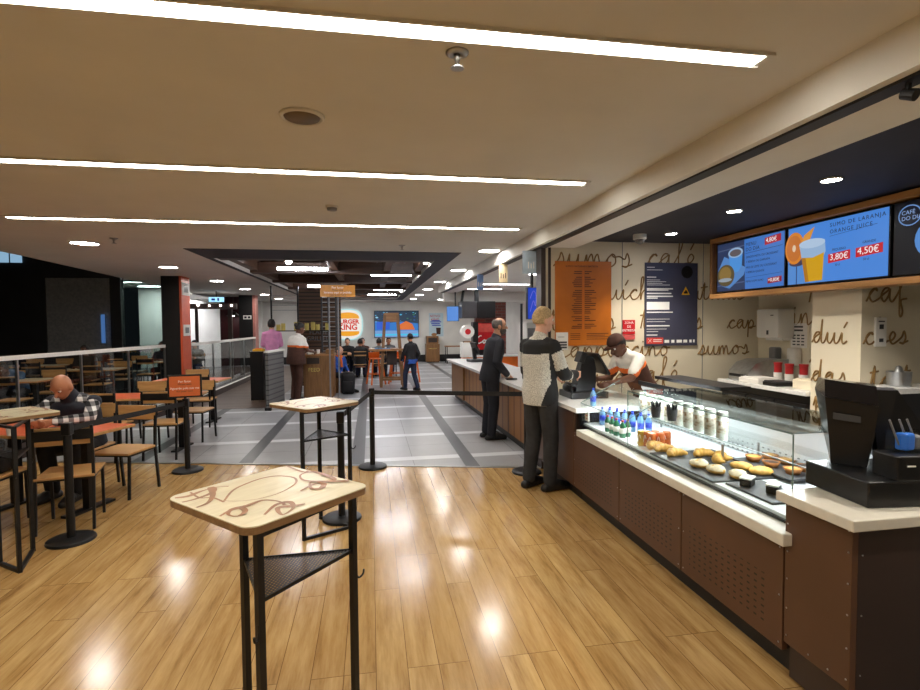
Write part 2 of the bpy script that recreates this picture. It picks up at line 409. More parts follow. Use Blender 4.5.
def light(kind, loc, power, color=(1, .93, .82), rot=(0, 0, 0), **k):
    l = bpy.data.lights.new(kind.lower() + '_lamp', kind); l.energy = power; l.color = color
    for a, v in k.items(): setattr(l, a, v)
    o = bpy.data.objects.new(kind.lower() + '_lamp', l); COL.objects.link(o); o.location = loc; o.rotation_euler = rot; return o
EXPOSURE = 0.0
# ------------------------------------------------------------------ camera
cam = bpy.data.cameras.new('camera'); co = bpy.data.objects.new('camera', cam); COL.objects.link(co)
cam.sensor_width = 36.0; cam.lens = 36.0 * 516 / 920; cam.clip_start = .05; cam.clip_end = 200
rm = Matrix(((0.98543679, 0.01483638, -0.16939369), (-0.16984702, 0.03816787, -0.98473103), (-0.00814445, 0.9991612, 0.04013194)))
co.matrix_world = Matrix.Translation((0, 0, 1.70)) @ rm.to_4x4()
bpy.context.scene.camera = co
bpy.context.scene.cycles.transparent_max_bounces = 32
vs = bpy.context.scene.view_settings
vs.view_transform = 'Standard'; vs.look = 'None'; vs.gamma = 1; vs.use_curve_mapping = False; vs.exposure = EXPOSURE
w = bpy.data.worlds.new('world'); bpy.context.scene.world = w; w.use_nodes = True
w.node_tree.nodes['Background'].inputs[0].default_value = (.5, .55, .7, 1); w.node_tree.nodes['Background'].inputs[1].default_value = .02

# ------------------------------------------------------------------ setting
CZ = 2.75
struct('floor_wood', MB().prism([(-4.7, -6), (1.99, -6), (1.99, 5.76), (-2.81, 6.96), (-4.7, 7.43)], -.1, 0), 'plank')
struct('floor_tile', MB().prism([(1.99, 5.76), (6, 5.76), (6, 24), (-4.7, 24), (-4.7, 7.43), (-2.81, 6.96)], -.1, 0), 'tile')
struct('floor_service', MB().bx(1.99, 7, -6, 5.76, -.1, 0), 'ftile')
struct('floor_walkway', MB().prism([(-3.75, 11.2), (-2.15, 11.2), (-2.15, 22.5), (-4.2, 22.5)], 0, .003), 'bplank')
struct('floor_hall', MB().bx(-16, -4.7, -6, 26, -.1, 0), 'hfloor')
struct('trim_1', MB().bar((-4.6, 7.405, .004), (1.98, 5.765, .004), .035, .008), 'steel')
c = MB()
c.prism([(-4.75, -6), (1.87, -6), (1.87, 8.5), (-5.0, 8.5)], CZ, CZ + .2)
c.prism([(-5.0, 8.5), (-2.4, 8.5), (-2.4, 21.5), (-5.9, 21.5)], CZ, CZ + .2)
c.bx(1.07, 1.87, 8.5, 21.5, CZ, CZ + .2); c.bx(-7, 1.87, 21.5, 24, CZ, CZ + .2); c.bx(1.87, 6, 14.4, 24, CZ, CZ + .2)
struct('ceiling', c, 'ceil')
c = MB()
for a in ((-2.47, 1.32, 7.5, 8.5), (-2.47, -2.38, 8.5, 21.5), (1.05, 1.32, 8.5, 21.5), (-2.47, 1.32, 21.5, 22)): c.bx(*a, CZ - .006, CZ)
struct('trim_2', c, 'navy')
c = MB(); c.bx(-2.5, 1.2, 8.3, 21.7, 3.3, 3.4); c.bx(-2.5, -2.4, 8.3, 21.7, 2.95, 3.35); c.bx(1.07, 1.17, 8.3, 21.7, 2.95, 3.35); c.bx(-2.5, 1.2, 8.2, 8.5, 2.95, 3.35); c.bx(-2.5, 1.2, 21.5, 21.7, 2.95, 3.35)
struct('ceiling_recess', c, 'navy')
c = MB()
for y in (8.9, 11.2, 13.6, 16.0, 18.4, 20.6): c.bx(-2.4, 1.07, y - .13, y + .13, 2.78, 3.0)
for k in range(30): c.bx(-2.4, 1.07, 8.6 + k * .43, 8.66 + k * .43, 3.1, 3.22)
struct('beam_cross', c, 'brownbeam')
c = MB()
for x in (-2.32, -.72, .35, .98): c.bx(x - .07, x + .07, 8.6, 21.4, 2.83, 3.04)
struct('beam_long', c, 'brownbeam_y')
# soffit over the counters, café ceiling, second counter ceiling
struct('beam_soffit', MB().bx(1.87, 2.36, -6, 14.4, 2.58, 2.95), 'white')
struct('trim_3', MB().bx(1.915, 2.0, -6, 14.2, 2.568, 2.582), 'kick')
struct('ceiling_cafe', MB().bx(2.33, 7, -6, 5.76, 2.66, 2.8), 'navy')
struct('ceiling_counter', MB().bx(2.36, 6, 5.9, 14.4, 2.62, 2.8), 'white')
struct('beam_bulkhead', MB().bx(2.0, 6, 14.25, 14.45, 2.33, 2.95), 'white')
# walls
wb = struct('wall_cafe_back', MB().bx(1.99, 4.95, 5.76, 5.9, 0, 2.8), 'cream')
struct('trim_4', MB().bx(1.945, 2.0, 5.74, 5.92, 0, 2.58).bx(2.035, 2.065, 5.745, 5.76, 0, 2.6), 'darkbrown')
ws = struct('wall_cafe_side', MB().bx(4.8, 4.95, 3.7, 5.76, 0, 2.8), 'cream')
wp = struct('pillar_cafe', MB().bx(4.1, 4.95, 3.74, 4.24, 0, 2.7), 'cream')
struct('wall_cafe_end', MB().bx(4.95, 5.1, -6, 4.0, 0, 2.8), 'cream')
struct('trim_5', MB().bx(2.955, 2.962, 5.755, 5.762, 0, 2.66).bx(4.02, 4.026, 5.755, 5.762, 0, 2.66), 'grey')
struct('wall_back', MB().bx(-5, 7, -6.2, -6, 0, 3.4), 'cream')
wf = struct('wall_far', MB().bx(-6.4, 6, 23.6, 23.8, 0, 3), 'white')
struct('baseboard_far', MB().bx(-6.4, 6, 23.56, 23.6, 0, .32), 'kick')
struct('wall_counter_back', MB().bx(4.6, 4.75, 5.9, 23.6, 0, 3), 'white')
struct('wall_brick', MB().bx(2.95, 3.85, 14.5, 14.7, 0, 2.36), 'brick')
# dark hall on the left
struct('wall_hall_left', MB().bx(-16.2, -16, -6, 26, 0, 6), 'dark')
struct('wall_hall_back', MB().bx(-16, -4, -6.2, -6, 0, 6), 'dark')
struct('ceiling_hall', MB().bx(-16.2, -5.9, -6.2, 26, 6, 6.2), 'dark')
struct('wall_hall_upper', MB().prism([(-4.78, -6), (-4.6, -6), (-4.85, 8.5), (-5.75, 21.5), (-5.93, 21.5), (-5.03, 8.5)], CZ + .2, 6.1), 'dark')
c = MB(); c.bx(-16, -9.95, 18.0, 18.2, 0, 6); c.bx(-9.95, -5.9, 18.0, 18.2, 3.25, 6); c.bx(-8.1, -7.8, 17.95, 18.2, 0, 3.3); c.bx(-6.35, -6.05, 17.95, 18.2, 0, 3.3); c.bx(-9.95, -8.1, 18.0, 18.2, 0, .9)
struct('wall_hall_far', c, 'dark')
struct('wall_corridor', MB().bx(-9.4, -4.6, 23.2, 23.4, 0, 3.3), 'white')
struct('wall_corridor_red', MB().bx(-5.3, -4.55, 19.6, 19.8, 0, 2.75), 'wine')
struct('ceiling_corridor', MB().bx(-9.95, -5.6, 18.2, 23.4, 3.3, 3.4), 'white')
c = MB(); c.bx(-9.95, -8.12, 18.05, 18.1, .9, 3.25); struct('window_1', c, mat('grey_frosted_pane', (130, 132, 134), .5, var=.1))
w2 = struct('window_2', MB().bx(-7.8, -6.35, 18.05, 18.07, .1, 3.2), 'tinted')
c = MB()
for k in range(3): c.bx(-11.55 + k * .36, -11.25 + k * .36, 17.95, 17.99, 3.7, 4.05)
for k in range(3): c.cyl((-11.4 + k * .36, 17.99, 4.12), (-11.4 + k * .36, 17.95, 4.12), .15, n=12)
struct('window_3', c, emis('night_window', (150, 190, 220), .8))
struct('window_4', MB().bx(-8.36, -8.26, 17.9, 17.94, 1.2, 2.1), emis('blue_lit_strip', (90, 140, 210), .5))
# column with orange side
cl = struct('column_1', MB().bx(-4.27, -3.92, 11.6, 12.1, 0, CZ), 'kick')
struct('trim_6', MB().bx(-3.92, -3.88, 11.6, 12.1, .1, CZ), 'colorange')
o = MB().bx(-3.88, -3.868, 11.62, 12.08, 2.36, 2.62).build('picture_sign', 'paper'); tag(o, 'small white pictogram sign at the top of the orange column side', 'sign')
MB().bx(-3.868, -3.866, 11.72, 11.98, 2.42, 2.56).build('pictogram', 'black', o)
o = MB().bx(-3.88, -3.868, 11.66, 12.04, 1.5, 1.74).build('small_notice', 'paper'); tag(o, 'small white notice halfway up the orange column side', 'notice')
MB().bx(-3.868, -3.866, 11.74, 11.96, 1.56, 1.68).build('printed_mark', 'grey', o)
struct('column_2', MB().bx(-4.42, -3.98, 18.6, 19.1, 0, CZ), 'kick')
struct('trim_7', MB().bx(-3.98, -3.90, 18.6, 19.1, .1, CZ), mat('pink_grey_trim', (170, 110, 100), .5))
o = MB().bx(-4.28, -4.02, 18.58, 18.598, 1.93, 2.06).build('direction_sign', 'paper'); tag(o, 'small white sign on the second black column', 'sign')
MB().bx(-4.25, -4.17, 18.575, 18.58, 1.96, 2.03).bx(-4.13, -4.05, 18.575, 18.58, 1.96, 2.03).build('pictogram', 'black', o)
# plinth and glass balustrade
struct('trim_8', MB().prism([(-4.95, 6), (-4.78, 6), (-3.74, 11.6), (-3.74, 18.7), (-4.1, 18.7), (-4.1, 11.7)], 0, .14), 'darkbrown')
struct('trim_9', MB().prism([(-3.80, 12.1), (-3.735, 12.1), (-3.735, 18.7), (-3.80, 18.7)], .14, .15), 'white')
b = thing('glass_balustrade', 'glass balustrade with pale handrail running left of the orange-sided column', 'balustrade')
P0, P1 = V((-5.05, 5.4, 0)), V((-4.22, 11.55, 0))
def balu(b, P0, P1, n):
    d = P1 - P0; q = d.normalized()
    for k in range(n):
        a, e = P0 + d * (k / n) + q * .02, P0 + d * ((k + 1) / n) - q * .02
        MB().slab([a + V((0, 0, .14)), e + V((0, 0, .14)), e + V((0, 0, 1.28)), a + V((0, 0, 1.28))], (1, 0, 0), .012).build('glass_panel', 'railglass', b)
    for k in range(n + 1): p = P0 + d * (k / n); MB().bar(p + V((0, 0, .14)), p + V((0, 0, 1.28)), .03).build('post', 'steel', b)
    MB().bar(P0 + V((0, 0, 1.3)), P1 + V((0, 0, 1.3)), .05, .06).build('handrail', 'cup', b)
balu(b, P0, P1, 5)
b = thing('glass_balustrade', 'glass balustrade with pale handrail between the two dark columns', 'balustrade')
balu(b, V((-3.9, 12.15, 0)), V((-3.9, 18.5, 0)), 4)

# ------------------------------------------------------------------ ceiling lights and fittings
def led_strip(x0, x1, y, z, label, m='led', w=.085, group=None):
    t = thing('linear_ceiling_light', label, 'ceiling light', ((x0 + x1) / 2, y, z), 0, group); h = (x1 - x0) / 2
    MB().bx(-h, h, -w / 2, w / 2, -.008, -.001).build('diffuser', m, t)
    MB().bx(-h - .03, h + .03, -w / 2 - .012, -w / 2, -.012, 0).bx(-h - .03, h + .03, w / 2, w / 2 + .012, -.012, 0).bx(h, h + .03, -w / 2, w / 2, -.004, 0).bx(-h - .03, -h, -w / 2, w / 2, -.004, 0).build('trim_frame', 'ceil', t)
led_strip(-3.4, 1.545, 1.872, CZ, 'long white ceiling light strip at the top edge, nearest to the viewer')
led_strip(-3.4, 1.585, 3.685, CZ, 'long white ceiling light strip, middle one of three')
led_strip(-3.37, 1.625, 5.56, CZ, 'long white ceiling light strip, farthest of three, before the dark recess')
for k, y in enumerate((.05, -1.8, -3.6)): led_strip(-3.4, 1.6, y, CZ, 'added long white ceiling light strip, unseen behind the viewer, %s one' % ORD[k])  # extra strips added out of view to light the near room
def downlight(x, y, z, label, r=.16, group=None, m='down'):
    t = thing('ceiling_downlight', label, 'ceiling light', (x, y, z), 0, group)
    MB().lathe([(0.001, -.006), (r * .9, -.006), (r * .9, 0)], n=24).build('diffuser', m, t)
    MB().lathe([(r * .9, -.001), (r * .92, -.012), (r, -.010), (r * 1.04, 0)], n=24).build('trim_ring', 'white', t, True)
    return t
for k, y in enumerate((7.17, 9.87, 12.75, 15.5, 18.2, 20.9)):
    downlight(-3.5, y, CZ, 'round flush downlight left of the dark ceiling recess, %s of the left row' % ORD[k], group='left row of downlights')
for k, y in enumerate((7.25, 9.9, 12.6, 15.3, 18.1, 20.9)):
    downlight(1.68, y, CZ, 'round flush downlight right of the dark ceiling recess, %s of the right row' % ORD[k], group='right row of downlights')
downlight(3.2, 19.6, CZ, 'round downlight near the far wall, above the hanging blue screen', .15); downlight(2.9, 21.6, CZ, 'round downlight close to the far wall, behind the hanging blue screen', .15)
for k, (x, y) in enumerate(((3.08, 3.05), (3.1, 4.02), (3.2, 5.13), (3.08, 2.0), (3.08, 1.0))):
    downlight(x, y, 2.66, 'small recessed spotlight in the navy ceiling over the glass counter, %s from the cream wall' % ORD[(2, 1, 0, 3, 4)[k]], .065)
    light('SPOT', (x, y, 2.64), 125, (1, .91, .78), spot_size=R(110), spot_blend=.7, shadow_soft_size=.06)
for k, (x0, x1, y) in enumerate(((2.55, 3.65, 11.6), (2.5, 3.4, 13.2), (2.9, 3.5, 9.2))):
    led_strip(x0, x1, y, 2.62, 'white light strip over the far counter, %s' % ('middle one', 'farthest one', 'nearest one')[k], 'ledb', .14)
for k, (x0, x1, y, z) in enumerate(((-1.75, -.82, 10.4, 2.82), (.02, .9, 11.6, 2.84), (-1.75, -.8, 15.2, 2.84), (.1, 1.0, 16.4, 2.84), (-.1, .9, 19.0, 2.84), (-1.7, -.8, 19.8, 2.84), (.2, 1.0, 9.6, 3.02))):
    t = thing('tube_light', 'white tube light among the brown ceiling beams, %s' % ('front left', 'front right', 'middle left behind the hanging orange sign', 'middle right', 'rear right', 'rear left', 'upper front right corner')[k], 'ceiling light', ((x0 + x1) / 2, y, z))
    h = (x1 - x0) / 2; MB().bx(-h, h, -.045, .045, -.05, 0).build('diffuser', 'ledn', t); MB().bx(-h - .01, h + .01, -.05, .05, 0, .03).build('housing', 'grey', t)
    MB().cyl((-h * .7, 0, .03), (-h * .7, 0, 3.3 - z), .006, n=6).cyl((h * .7, 0, .03), (h * .7, 0, 3.3 - z), .006, n=6).build('hanger', 'grey', t)
for k, (x, y) in enumerate(((-1.5, 9.8), (.95, 9.55), (.05, 14.0), (.95, 17.5), (.1, 18.8))):
    t = thing('track_spotlight', 'small white spotlight between the brown ceiling beams, %s' % ('front left below the first tube light', 'front right corner', 'centre, right of the hanging orange sign', 'rear right', 'rear centre')[k], 'spotlight', (x, y, 2.95))
    MB().cyl((0, 0, -.02), (.06, -.1, -.1), .05, .06, 14).build('lamp_head', 'white', t); MB().cyl((0.062, -.104, -.103), (.064, -.107, -.106), .052, n=14).build('lens', 'down', t)
    MB().cyl((0, 0, -.02), (0, 0, .35), .012, n=8).build('stem', 'grey', t)
o = thing('ceiling_speaker', 'round bronze speaker grille flush in the ceiling', 'speaker', (-.325, 2.726, CZ))
MB().lathe([(0.001, -.012), (.085, -.012), (.09, -.004)], n=32).build('grille', 'bronze', o, True); MB().lathe([(.09, -.002), (.093, -.014), (.108, -.010), (.112, 0)], n=32).build('rim', 'ceil', o, True)
def sprinkler(x, y, label):
    o = thing('fire_sprinkler', label, 'sprinkler', (x, y, CZ))
    MB().lathe([(.045, 0), (.045, -.005), (.03, -.012), (.018, -.012), (.018, -.002)], n=20).build('escutcheon', 'steel', o, True)
    MB().lathe([(.012, 0), (.012, -.03), (.008, -.034), (.008, -.055), (.001, -.056)], n=12).build('nozzle', 'steel', o, True)
    MB().lathe([(.001, -.058), (.026, -.058), (.026, -.062), (.001, -.062)], n=14).build('deflector', 'steel', o)
sprinkler(.344, 2.01, 'chrome fire sprinkler hanging below the nearest light strip'); sprinkler(.42, 6.9, 'tiny fire sprinkler just before the dark ceiling recess'); sprinkler(-2.98, 6.75, 'tiny fire sprinkler beside the first left downlight')
o = thing('smoke_detector', 'small white smoke detector on the ceiling between the light strips', 'smoke detector', (-.323, 4.713, CZ))
MB().lathe([(.055, 0), (.055, -.018), (.001, -.018)], n=20).build('base', 'ceil', o, 40); MB().lathe([(.045, -.018), (.042, -.04), (.001, -.045)], n=20).build('cover', 'grey', o, 40)
o = thing('security_camera', 'white dome camera under the navy ceiling by the cream wall', 'camera', (2.90, 5.25, 2.66))
MB().lathe([(.07, 0), (.07, -.05), (.06, -.055), (.001, -.055)], n=24).build('housing', 'white', o, 40); MB().lathe([(.055, -.055), (.045, -.085), (.02, -.1), (.001, -.102)], n=20).build('dome', 'grey', o, True)
o = thing('track_spotlight', 'black spotlight head on the soffit track at the top right', 'spotlight', (1.955, 1.62, 2.57))
MB().cyl((0, 0, 0), (0, 0, -.03), .01, n=10).build('stem', 'black', o); MB().cyl((0, .02, -.03), (0.01, -.02, -.05), .02, .022, 16).build('lamp_head', 'black', o)
o = thing('exit_sign', 'lit blue-white sign hanging over the far left corridor', 'sign', (-4.55, 16.5, 2.5))
MB().box((0, 0, 0), (.42, .06, .14), 0, .01).build('lightbox', emis('blue_white_sign', (150, 205, 235), 1.6), o); MB().bar((0, 0, .07), (0, 0, .25), .02).build('hanger', 'black', o)
MB().box((-.08, -.033, 0), (.1, .004, .06)).box((.06, -.033, 0), (.05, .004, .08)).build('pictogram', 'bluecap', o)
led_strip(-9.25, -6.95, 20.2, 3.3, 'thin white corridor light beyond the dark hall window', 'ledn', .14); led_strip(-6.3, -5.62, 20.2, 3.3, 'thin white corridor light behind the black columns', 'ledn', .1); led_strip(-9.0, -5.0, 22.2, 3.3, 'added wide corridor light brightening the far white corridor wall', 'ledn', .3)  # last strip is an addition that brightens the corridor wall
led_strip(-9, -6.4, 8, 6, 'added fill strip high in the dark hall, brightening it', emis('hall_fill_led', (255, 230, 200), 60.0), .3)  # fill light added overhead to lift the hall, not a known fixture
# ------------------------------------------------------------------ café counter
t = MB().bx(1.932, 2.72, 2.11, 4.65, .14, .655).build('display_counter', 'darkbrown'); tag(t, 'brown perforated counter base under the glass pastry case', 'counter')
for (y0, y1) in ((2.10, 2.905), (2.915, 3.73), (3.74, 4.655)):
    m = MB(); m.bx(1.9, 1.93, y0, y1, .14, .66, .002); m.mi = 1
    for y in (y0 + .02, y1 - .02):
        for z in (.17, .4, .63): m.sphere((1.9, y, z), .005, 6)
    m.build('perforated_panel', [perforated('perforated_brown', (86, 58, 41), y0 + .1, y1 - .08, .20, .46), 'steel'], t)
MB().bx(1.985, 2.6, 2.0, 4.66, 0, .14).build('kickboard', 'kick', t)
o = MB().bx(1.852, 2.0, 2.05, 4.48, .662, .72, .006).build('counter_ledge', 'stone'); tag(o, 'long pale stone ledge along the front of the pastry case', 'ledge')
t = MB().bx(1.932, 2.75, 4.67, 5.735, .13, .858).build('till_counter', 'darkbrown'); tag(t, 'brown counter unit in front of the grey-haired customer', 'counter')
MB().bx(1.905, 1.932, 4.67, 5.735, .13, .858, .006).build('front_panel', 'brownp', t); MB().bx(1.985, 2.6, 4.665, 5.735, 0, .13).build('kickboard', 'kick', t)
o = MB().bx(1.868, 2.8, 4.53, 5.74, .86, .905, .006).build('counter_worktop', 'quartz'); tag(o, 'white worktop under the till where the grey-haired customer pays', 'worktop')
t = MB().bx(1.93, 3.3, 1.765, 2.085, .02, .868).build('near_till_counter', 'darkbrown'); t.name = 'till_counter'; tag(t, 'brown counter unit at the near right corner, with a dark end', 'counter')
m = MB(); m.bx(1.9, 1.93, 1.75, 2.09, .19, .868, .002); m.mi = 1
for y in (1.765, 2.075):
    for z in (.23, .36, .5, .63, .76, .85): m.sphere((1.9, y, z), .0045, 6)
for y in (1.85, 1.95): m.sphere((1.9, y, .215), .0045, 6)
m.build('front_panel', ['brownp', 'steel'], t)
m = MB(); m.bx(1.93, 3.3, 1.75, 1.765, .02, .868); m.mi = 1
for z in (.25, .5, .75): m.sphere((1.95, 1.75, z), .004, 6)
m.build('end_panel', ['darkbrown', 'steel'], t); MB().bx(1.985, 3.2, 1.8, 2.09, 0, .19).build('kickboard', 'kick', t)
o = MB().bx(1.85, 3.4, 1.70, 2.096, .87, .916, .005).build('counter_worktop', 'stone'); tag(o, 'pale stone worktop at the near right corner under the big black till', 'worktop')

# glass display case
c = thing('display_case', 'refrigerated glass display case of pastries and drinks on the counter', 'display case', (2.3, 3.4, .72)); cw = c.location.copy()
def L(mb, name, m, p=None, sm=None):
    o = mb.build(name, m, p or c, sm)
    if not p: o.location = -cw
    return o
L(MB().bx(1.985, 2.72, 2.11, 4.62, .722, .752), 'deck', 'casewhite')
L(MB().bx(1.966, 1.984, 2.11, 4.62, .722, .735), 'bottom_rail', 'black')
L(MB().bx(1.952, 1.960, 2.12, 3.702, .726, 1.165), 'front_glass', 'glass')
L(MB().bx(1.952, 1.960, 3.715, 4.62, .726, .94), 'front_glass', 'glass')
L(MB().slab([(1.956, 3.72, .944), (1.956, 4.62, .944), (2.36, 4.62, 1.15), (2.36, 3.72, 1.15)], (0, 0, 1), .006), 'sloped_glass', 'glass')
L(MB().bx(1.952, 2.56, 2.105, 3.71, 1.17, 1.178), 'top_glass', 'smoke')
L(MB().slab([(1.96, 2.108, .73), (2.62, 2.108, .73), (2.5, 2.108, 1.165), (1.96, 2.108, 1.165)], (0, 1, 0), .008), 'end_glass', 'clear')
L(MB().slab([(1.96, 3.705, .73), (2.4, 3.705, .73), (2.4, 3.705, 1.16), (1.96, 3.705, 1.16)], (0, 1, 0), .007), 'divider_glass', 'clear')
L(MB().slab([(1.96, 4.62, .73), (2.6, 4.62, .73), (2.36, 4.62, 1.15), (1.96, 4.62, .944)], (0, 1, 0), .007), 'end_glass', 'clear')
L(MB().bx(2.1, 2.44, 2.15, 3.68, .972, .98), 'glass_shelf', 'clear')
for a, e in (((1.956, 2.12, 1.168), (1.956, 3.70, 1.168)), ((1.956, 3.715, .943), (1.956, 4.62, .943)), ((1.956, 3.708, .73), (1.956, 3.708, 1.168)), ((1.956, 2.114, .73), (1.956, 2.114, 1.168)), ((2.1, 2.15, .978), (2.1, 3.68, .978)), ((1.958, 4.622, .944), (2.36, 4.622, 1.153)), ((1.958, 3.716, .944), (2.36, 3.716, 1.153))):
    L(MB().bar(a, e, .005), 'glass_edge', 'gedge')
L(MB().bx(1.945, 1.965, 4.61, 4.65, .722, .88).bx(1.965, 2.02, 4.615, 4.645, .74, .77), 'corner_bracket', 'black')
L(MB().slab([(2.70, 2.12, .752), (2.70, 4.6, .752), (2.56, 4.6, 1.1), (2.56, 2.12, 1.1)], (.01, 0, 0), 1), 'back_lining', 'casewhite')
pm = perforated('perforated_white', (210, 214, 216), 2.2, 4.5, .7, 1.2)
L(MB().bx(2.655, 2.672, 2.15, 4.55, .76, .86), 'air_grille', pm)
L(MB().bx(2.60, 2.86, 3.5, 4.42, 1.178, 1.205), 'top_cover', 'blackp'); L(MB().bx(2.425, 2.44, 2.2, 4.4, 1.125, 1.168), 'light_housing', 'blackp')
L(MB().bx(2.445, 2.465, 2.25, 4.35, 1.14, 1.16), 'led_strip', 'caseled')
L(MB().bx(2.28, 2.62, 3.05, 4.3, .882, .89), 'upper_shelf', 'clear')
for y in (3.08, 4.27): L(MB().bar((2.31, y, .752), (2.31, y, .882), .012).bar((2.58, y, .752), (2.58, y, .882), .012), 'shelf_leg', 'steel')
light('AREA', (2.40, 3.3, 1.12), 15, (.93, .97, 1), (0, R(25), 0), shape='RECTANGLE', size=.05, size_y=2.1)
light('AREA', (2.33, 4.15, 1.1), 6, (.93, .97, 1), (0, R(30), 0), shape='RECTANGLE', size=.05, size_y=.8)

def lay(proto, spots, labels, group=None):
    for k, (s, l) in enumerate(zip(spots, labels)):
        o = proto if k == 0 else dup(proto)
        o.location = s[:3]; o.rotation_euler = (0, 0, R(s[3]) if len(s) > 3 else 0); o['label'] = l
        if group: o['group'] = group
D = .752
def tray(x, y, sx, sy, rz, label, z=D):
    o = MB().box((0, 0, .006), (sx, sy, .012), 0, .003).build('serving_tray', 'tray', None, None, (x, y, z), R(rz)); tag(o, label, 'tray')
tray(2.22, 3.06, .50, .70, 0, 'large slate tray of croissants and filled buns in the glass case')
tray(2.15, 2.50, .24, .36, 0, 'small slate tray with two wrapped snacks at the near front of the case')
tray(2.53, 2.84, .30, .50, 0, 'slate tray of round tarts at the back right of the case', D + .02)
def blob(name, m, dims, kind):
    b = MB(); sx, sy, sz = dims
    if kind == 'croissant':
        pts = [V((math.cos(a) * sx, math.sin(a) * sy * 1.1 - sy * .4, sz * .5)) for a in [R(200 - 220 * k / 16) for k in range(17)]]
        b.tube(pts, lambda u: sz * (.15 + .5 * math.sin(math.pi * u)) * (1 + .12 * math.cos(u * 34)), 12)
    else:
        b.sphere((0, 0, sz * .45), (sx, sy, sz * .6), 18)
        for v in b.bm.verts:
            n = noise.noise(v.co * 30) * .12 + noise.noise(v.co * 70) * .05
            v.co.x *= 1 + n; v.co.y *= 1 + n; v.co.z = max(0, v.co.z * (1 + n))
    o = b.build(name, m, None, True)
    if kind == 'bun' and m == 'sugar':
        o.data.materials.append(M['pastry2'])
        for p in o.data.polygons: p.material_index = 1 if p.center.z < .026 + .006 * noise.noise(p.center * 60) or abs(p.center.y) < .006 else 0
    return o
cr = blob('croissant', 'pastry2', (.06, .043, .048), 'croissant'); tag(cr, None, 'croissant')
lay(cr, [(2.07, 3.50, D + .012, 20), (2.08, 3.39, D + .012, -15), (2.09, 3.26, D + .012, 10), (2.29, 3.06, D + .012, 40), (2.27, 3.22, D + .012, 0), (2.36, 3.13, D + .012, 70)],
    ['golden croissant at the far end of the front row, beside the cans', 'second golden croissant from the cans in the front row', 'third golden croissant from the cans, next to the sugared bun', 'brown croissant in the middle of the large slate tray', 'croissant at the back of the large slate tray', 'croissant behind the middle one on the large slate tray'], 'croissants in the glass case')
bu = blob('filled_bun', 'sugar', (.05, .062, .05), 'bun'); tag(bu, None, 'bun')
lay(bu, [(2.08, 3.00, D + .012, 20), (2.10, 2.86, D + .012, 0), (2.16, 2.74, D + .012, -20)], ['flat sugared bun at the front of the large tray, farthest of three', 'sugared bun at the front of the large tray, middle of three', 'large sugared bun at the near front corner of the large tray'], 'sugared buns')
pp = blob('filled_pastry', 'pastry2', (.045, .07, .046), 'bun'); tag(pp, None, 'pastry')
lay(pp, [(2.31, 2.90, D + .012, 30), (2.35, 2.78, D + .012, 70)], ['golden filled pastry at the back of the large tray, farther one', 'golden folded pastry at the near back corner of the large tray'], 'filled pastries')
tt = thing('custard_tart', None, 'tart'); MB().lathe([(.034, 0), (.052, .036), (.048, .036), (.044, .03)], n=20).build('crust', 'crust', tt, True); fl = MB().lathe([(.046, .031), (.03, .037), (.001, .039)], n=18).build('filling', 'custard', tt, True)
ct = thing('chocolate_tart', None, 'tart'); MB().lathe([(.034, 0), (.052, .036), (.048, .036), (.044, .03)], n=20).build('crust', 'crust', ct, True); MB().lathe([(.046, .031), (.03, .036), (.001, .037)], n=18).build('filling', 'choc', ct, True)
Z = D + .032
lay(tt, [(2.47, 2.99, Z), (2.60, 3.00, Z), (2.49, 2.69, Z), (2.62, 2.88, Z)], ['custard tart at the far front corner of the tart tray', 'custard tart at the far back corner of the tart tray', 'custard tart at the near front corner of the tart tray', 'custard tart in the middle of the back row on the tart tray'], 'tarts')
lay(ct, [(2.48, 2.85, Z), (2.61, 2.72, Z)], ['dark chocolate tart in the middle of the front row on the tart tray', 'dark chocolate tart at the near back of the tart tray'], 'tarts')
bx_ = thing('wrapped_snack', None, 'snack'); MB().box((0, 0, .022), (.09, .06, .044), 0, .008).build('tub', 'blackp', bx_, True); MB().box((0, 0, .048), (.094, .064, .01), 0, .004).build('label_band', 'paper', bx_)
lay(bx_, [(2.11, 2.60, D + .012, 35), (2.16, 2.46, D + .012, 35)], ['small black and white wrapped snack on the little tray, farther one', 'small black and white wrapped snack on the little tray, nearer one'], 'wrapped snacks')
def bottle(name, body, cap, r, h, cat):
    o = thing(name, None, cat)
    MB().lathe([(r * .9, 0), (r, .01), (r, h * .62), (r * .85, h * .72), (r * .4, h * .86), (r * .38, h * .92)], n=16).build('body', body, o, True)
    MB().lathe([(r * .42, h * .90), (r * .42, h), (.001, h)], n=12).build('cap', cap, o, 40)
    MB().lathe([(r * 1.02, h * .25), (r * 1.02, h * .55)], n=16).build('label_band', cap if body == 'water' else 'paper', o, True); return o
wbt = bottle('water_bottle', 'water', 'bluecap', .027, .165, 'bottle')
sp = [(2.12 + .075 * (k % 2) + .03 * (k // 2), 4.50 - .085 * (k // 2), D) for k in range(12)]
lay(wbt, sp, ['blue-capped water bottle in the low glass section, %s pair from the far end, %s one' % (ORD[k // 2], ('front', 'back')[k % 2]) for k in range(12)], 'water bottles')
gb = bottle('green_bottle', 'greenb', 'redcap', .026, .145, 'bottle')
lay(gb, [(2.03, 4.20, D), (2.03, 4.12, D), (2.03, 4.04, D), (2.10, 3.98, D), (2.04, 3.95, D)], ['green glass bottle with red cap in the low glass section, %s from the far end' % ORD[k] for k in range(5)], 'green bottles')
cn = thing('drink_can', None, 'can'); MB().lathe([(.026, 0), (.032, .01), (.032, .105), (.026, .115), (.001, .115)], n=18).build('body', 'can', cn, 40)
m = MB(); m.tube([(math.cos(R(a)) * .0325, math.sin(R(a)) * .0325, .06 + .028 * math.sin(R((a - 200) * 6))) for a in range(170, 232, 2)], .0022, 5); m.build('printed_ring', 'txtw', cn)
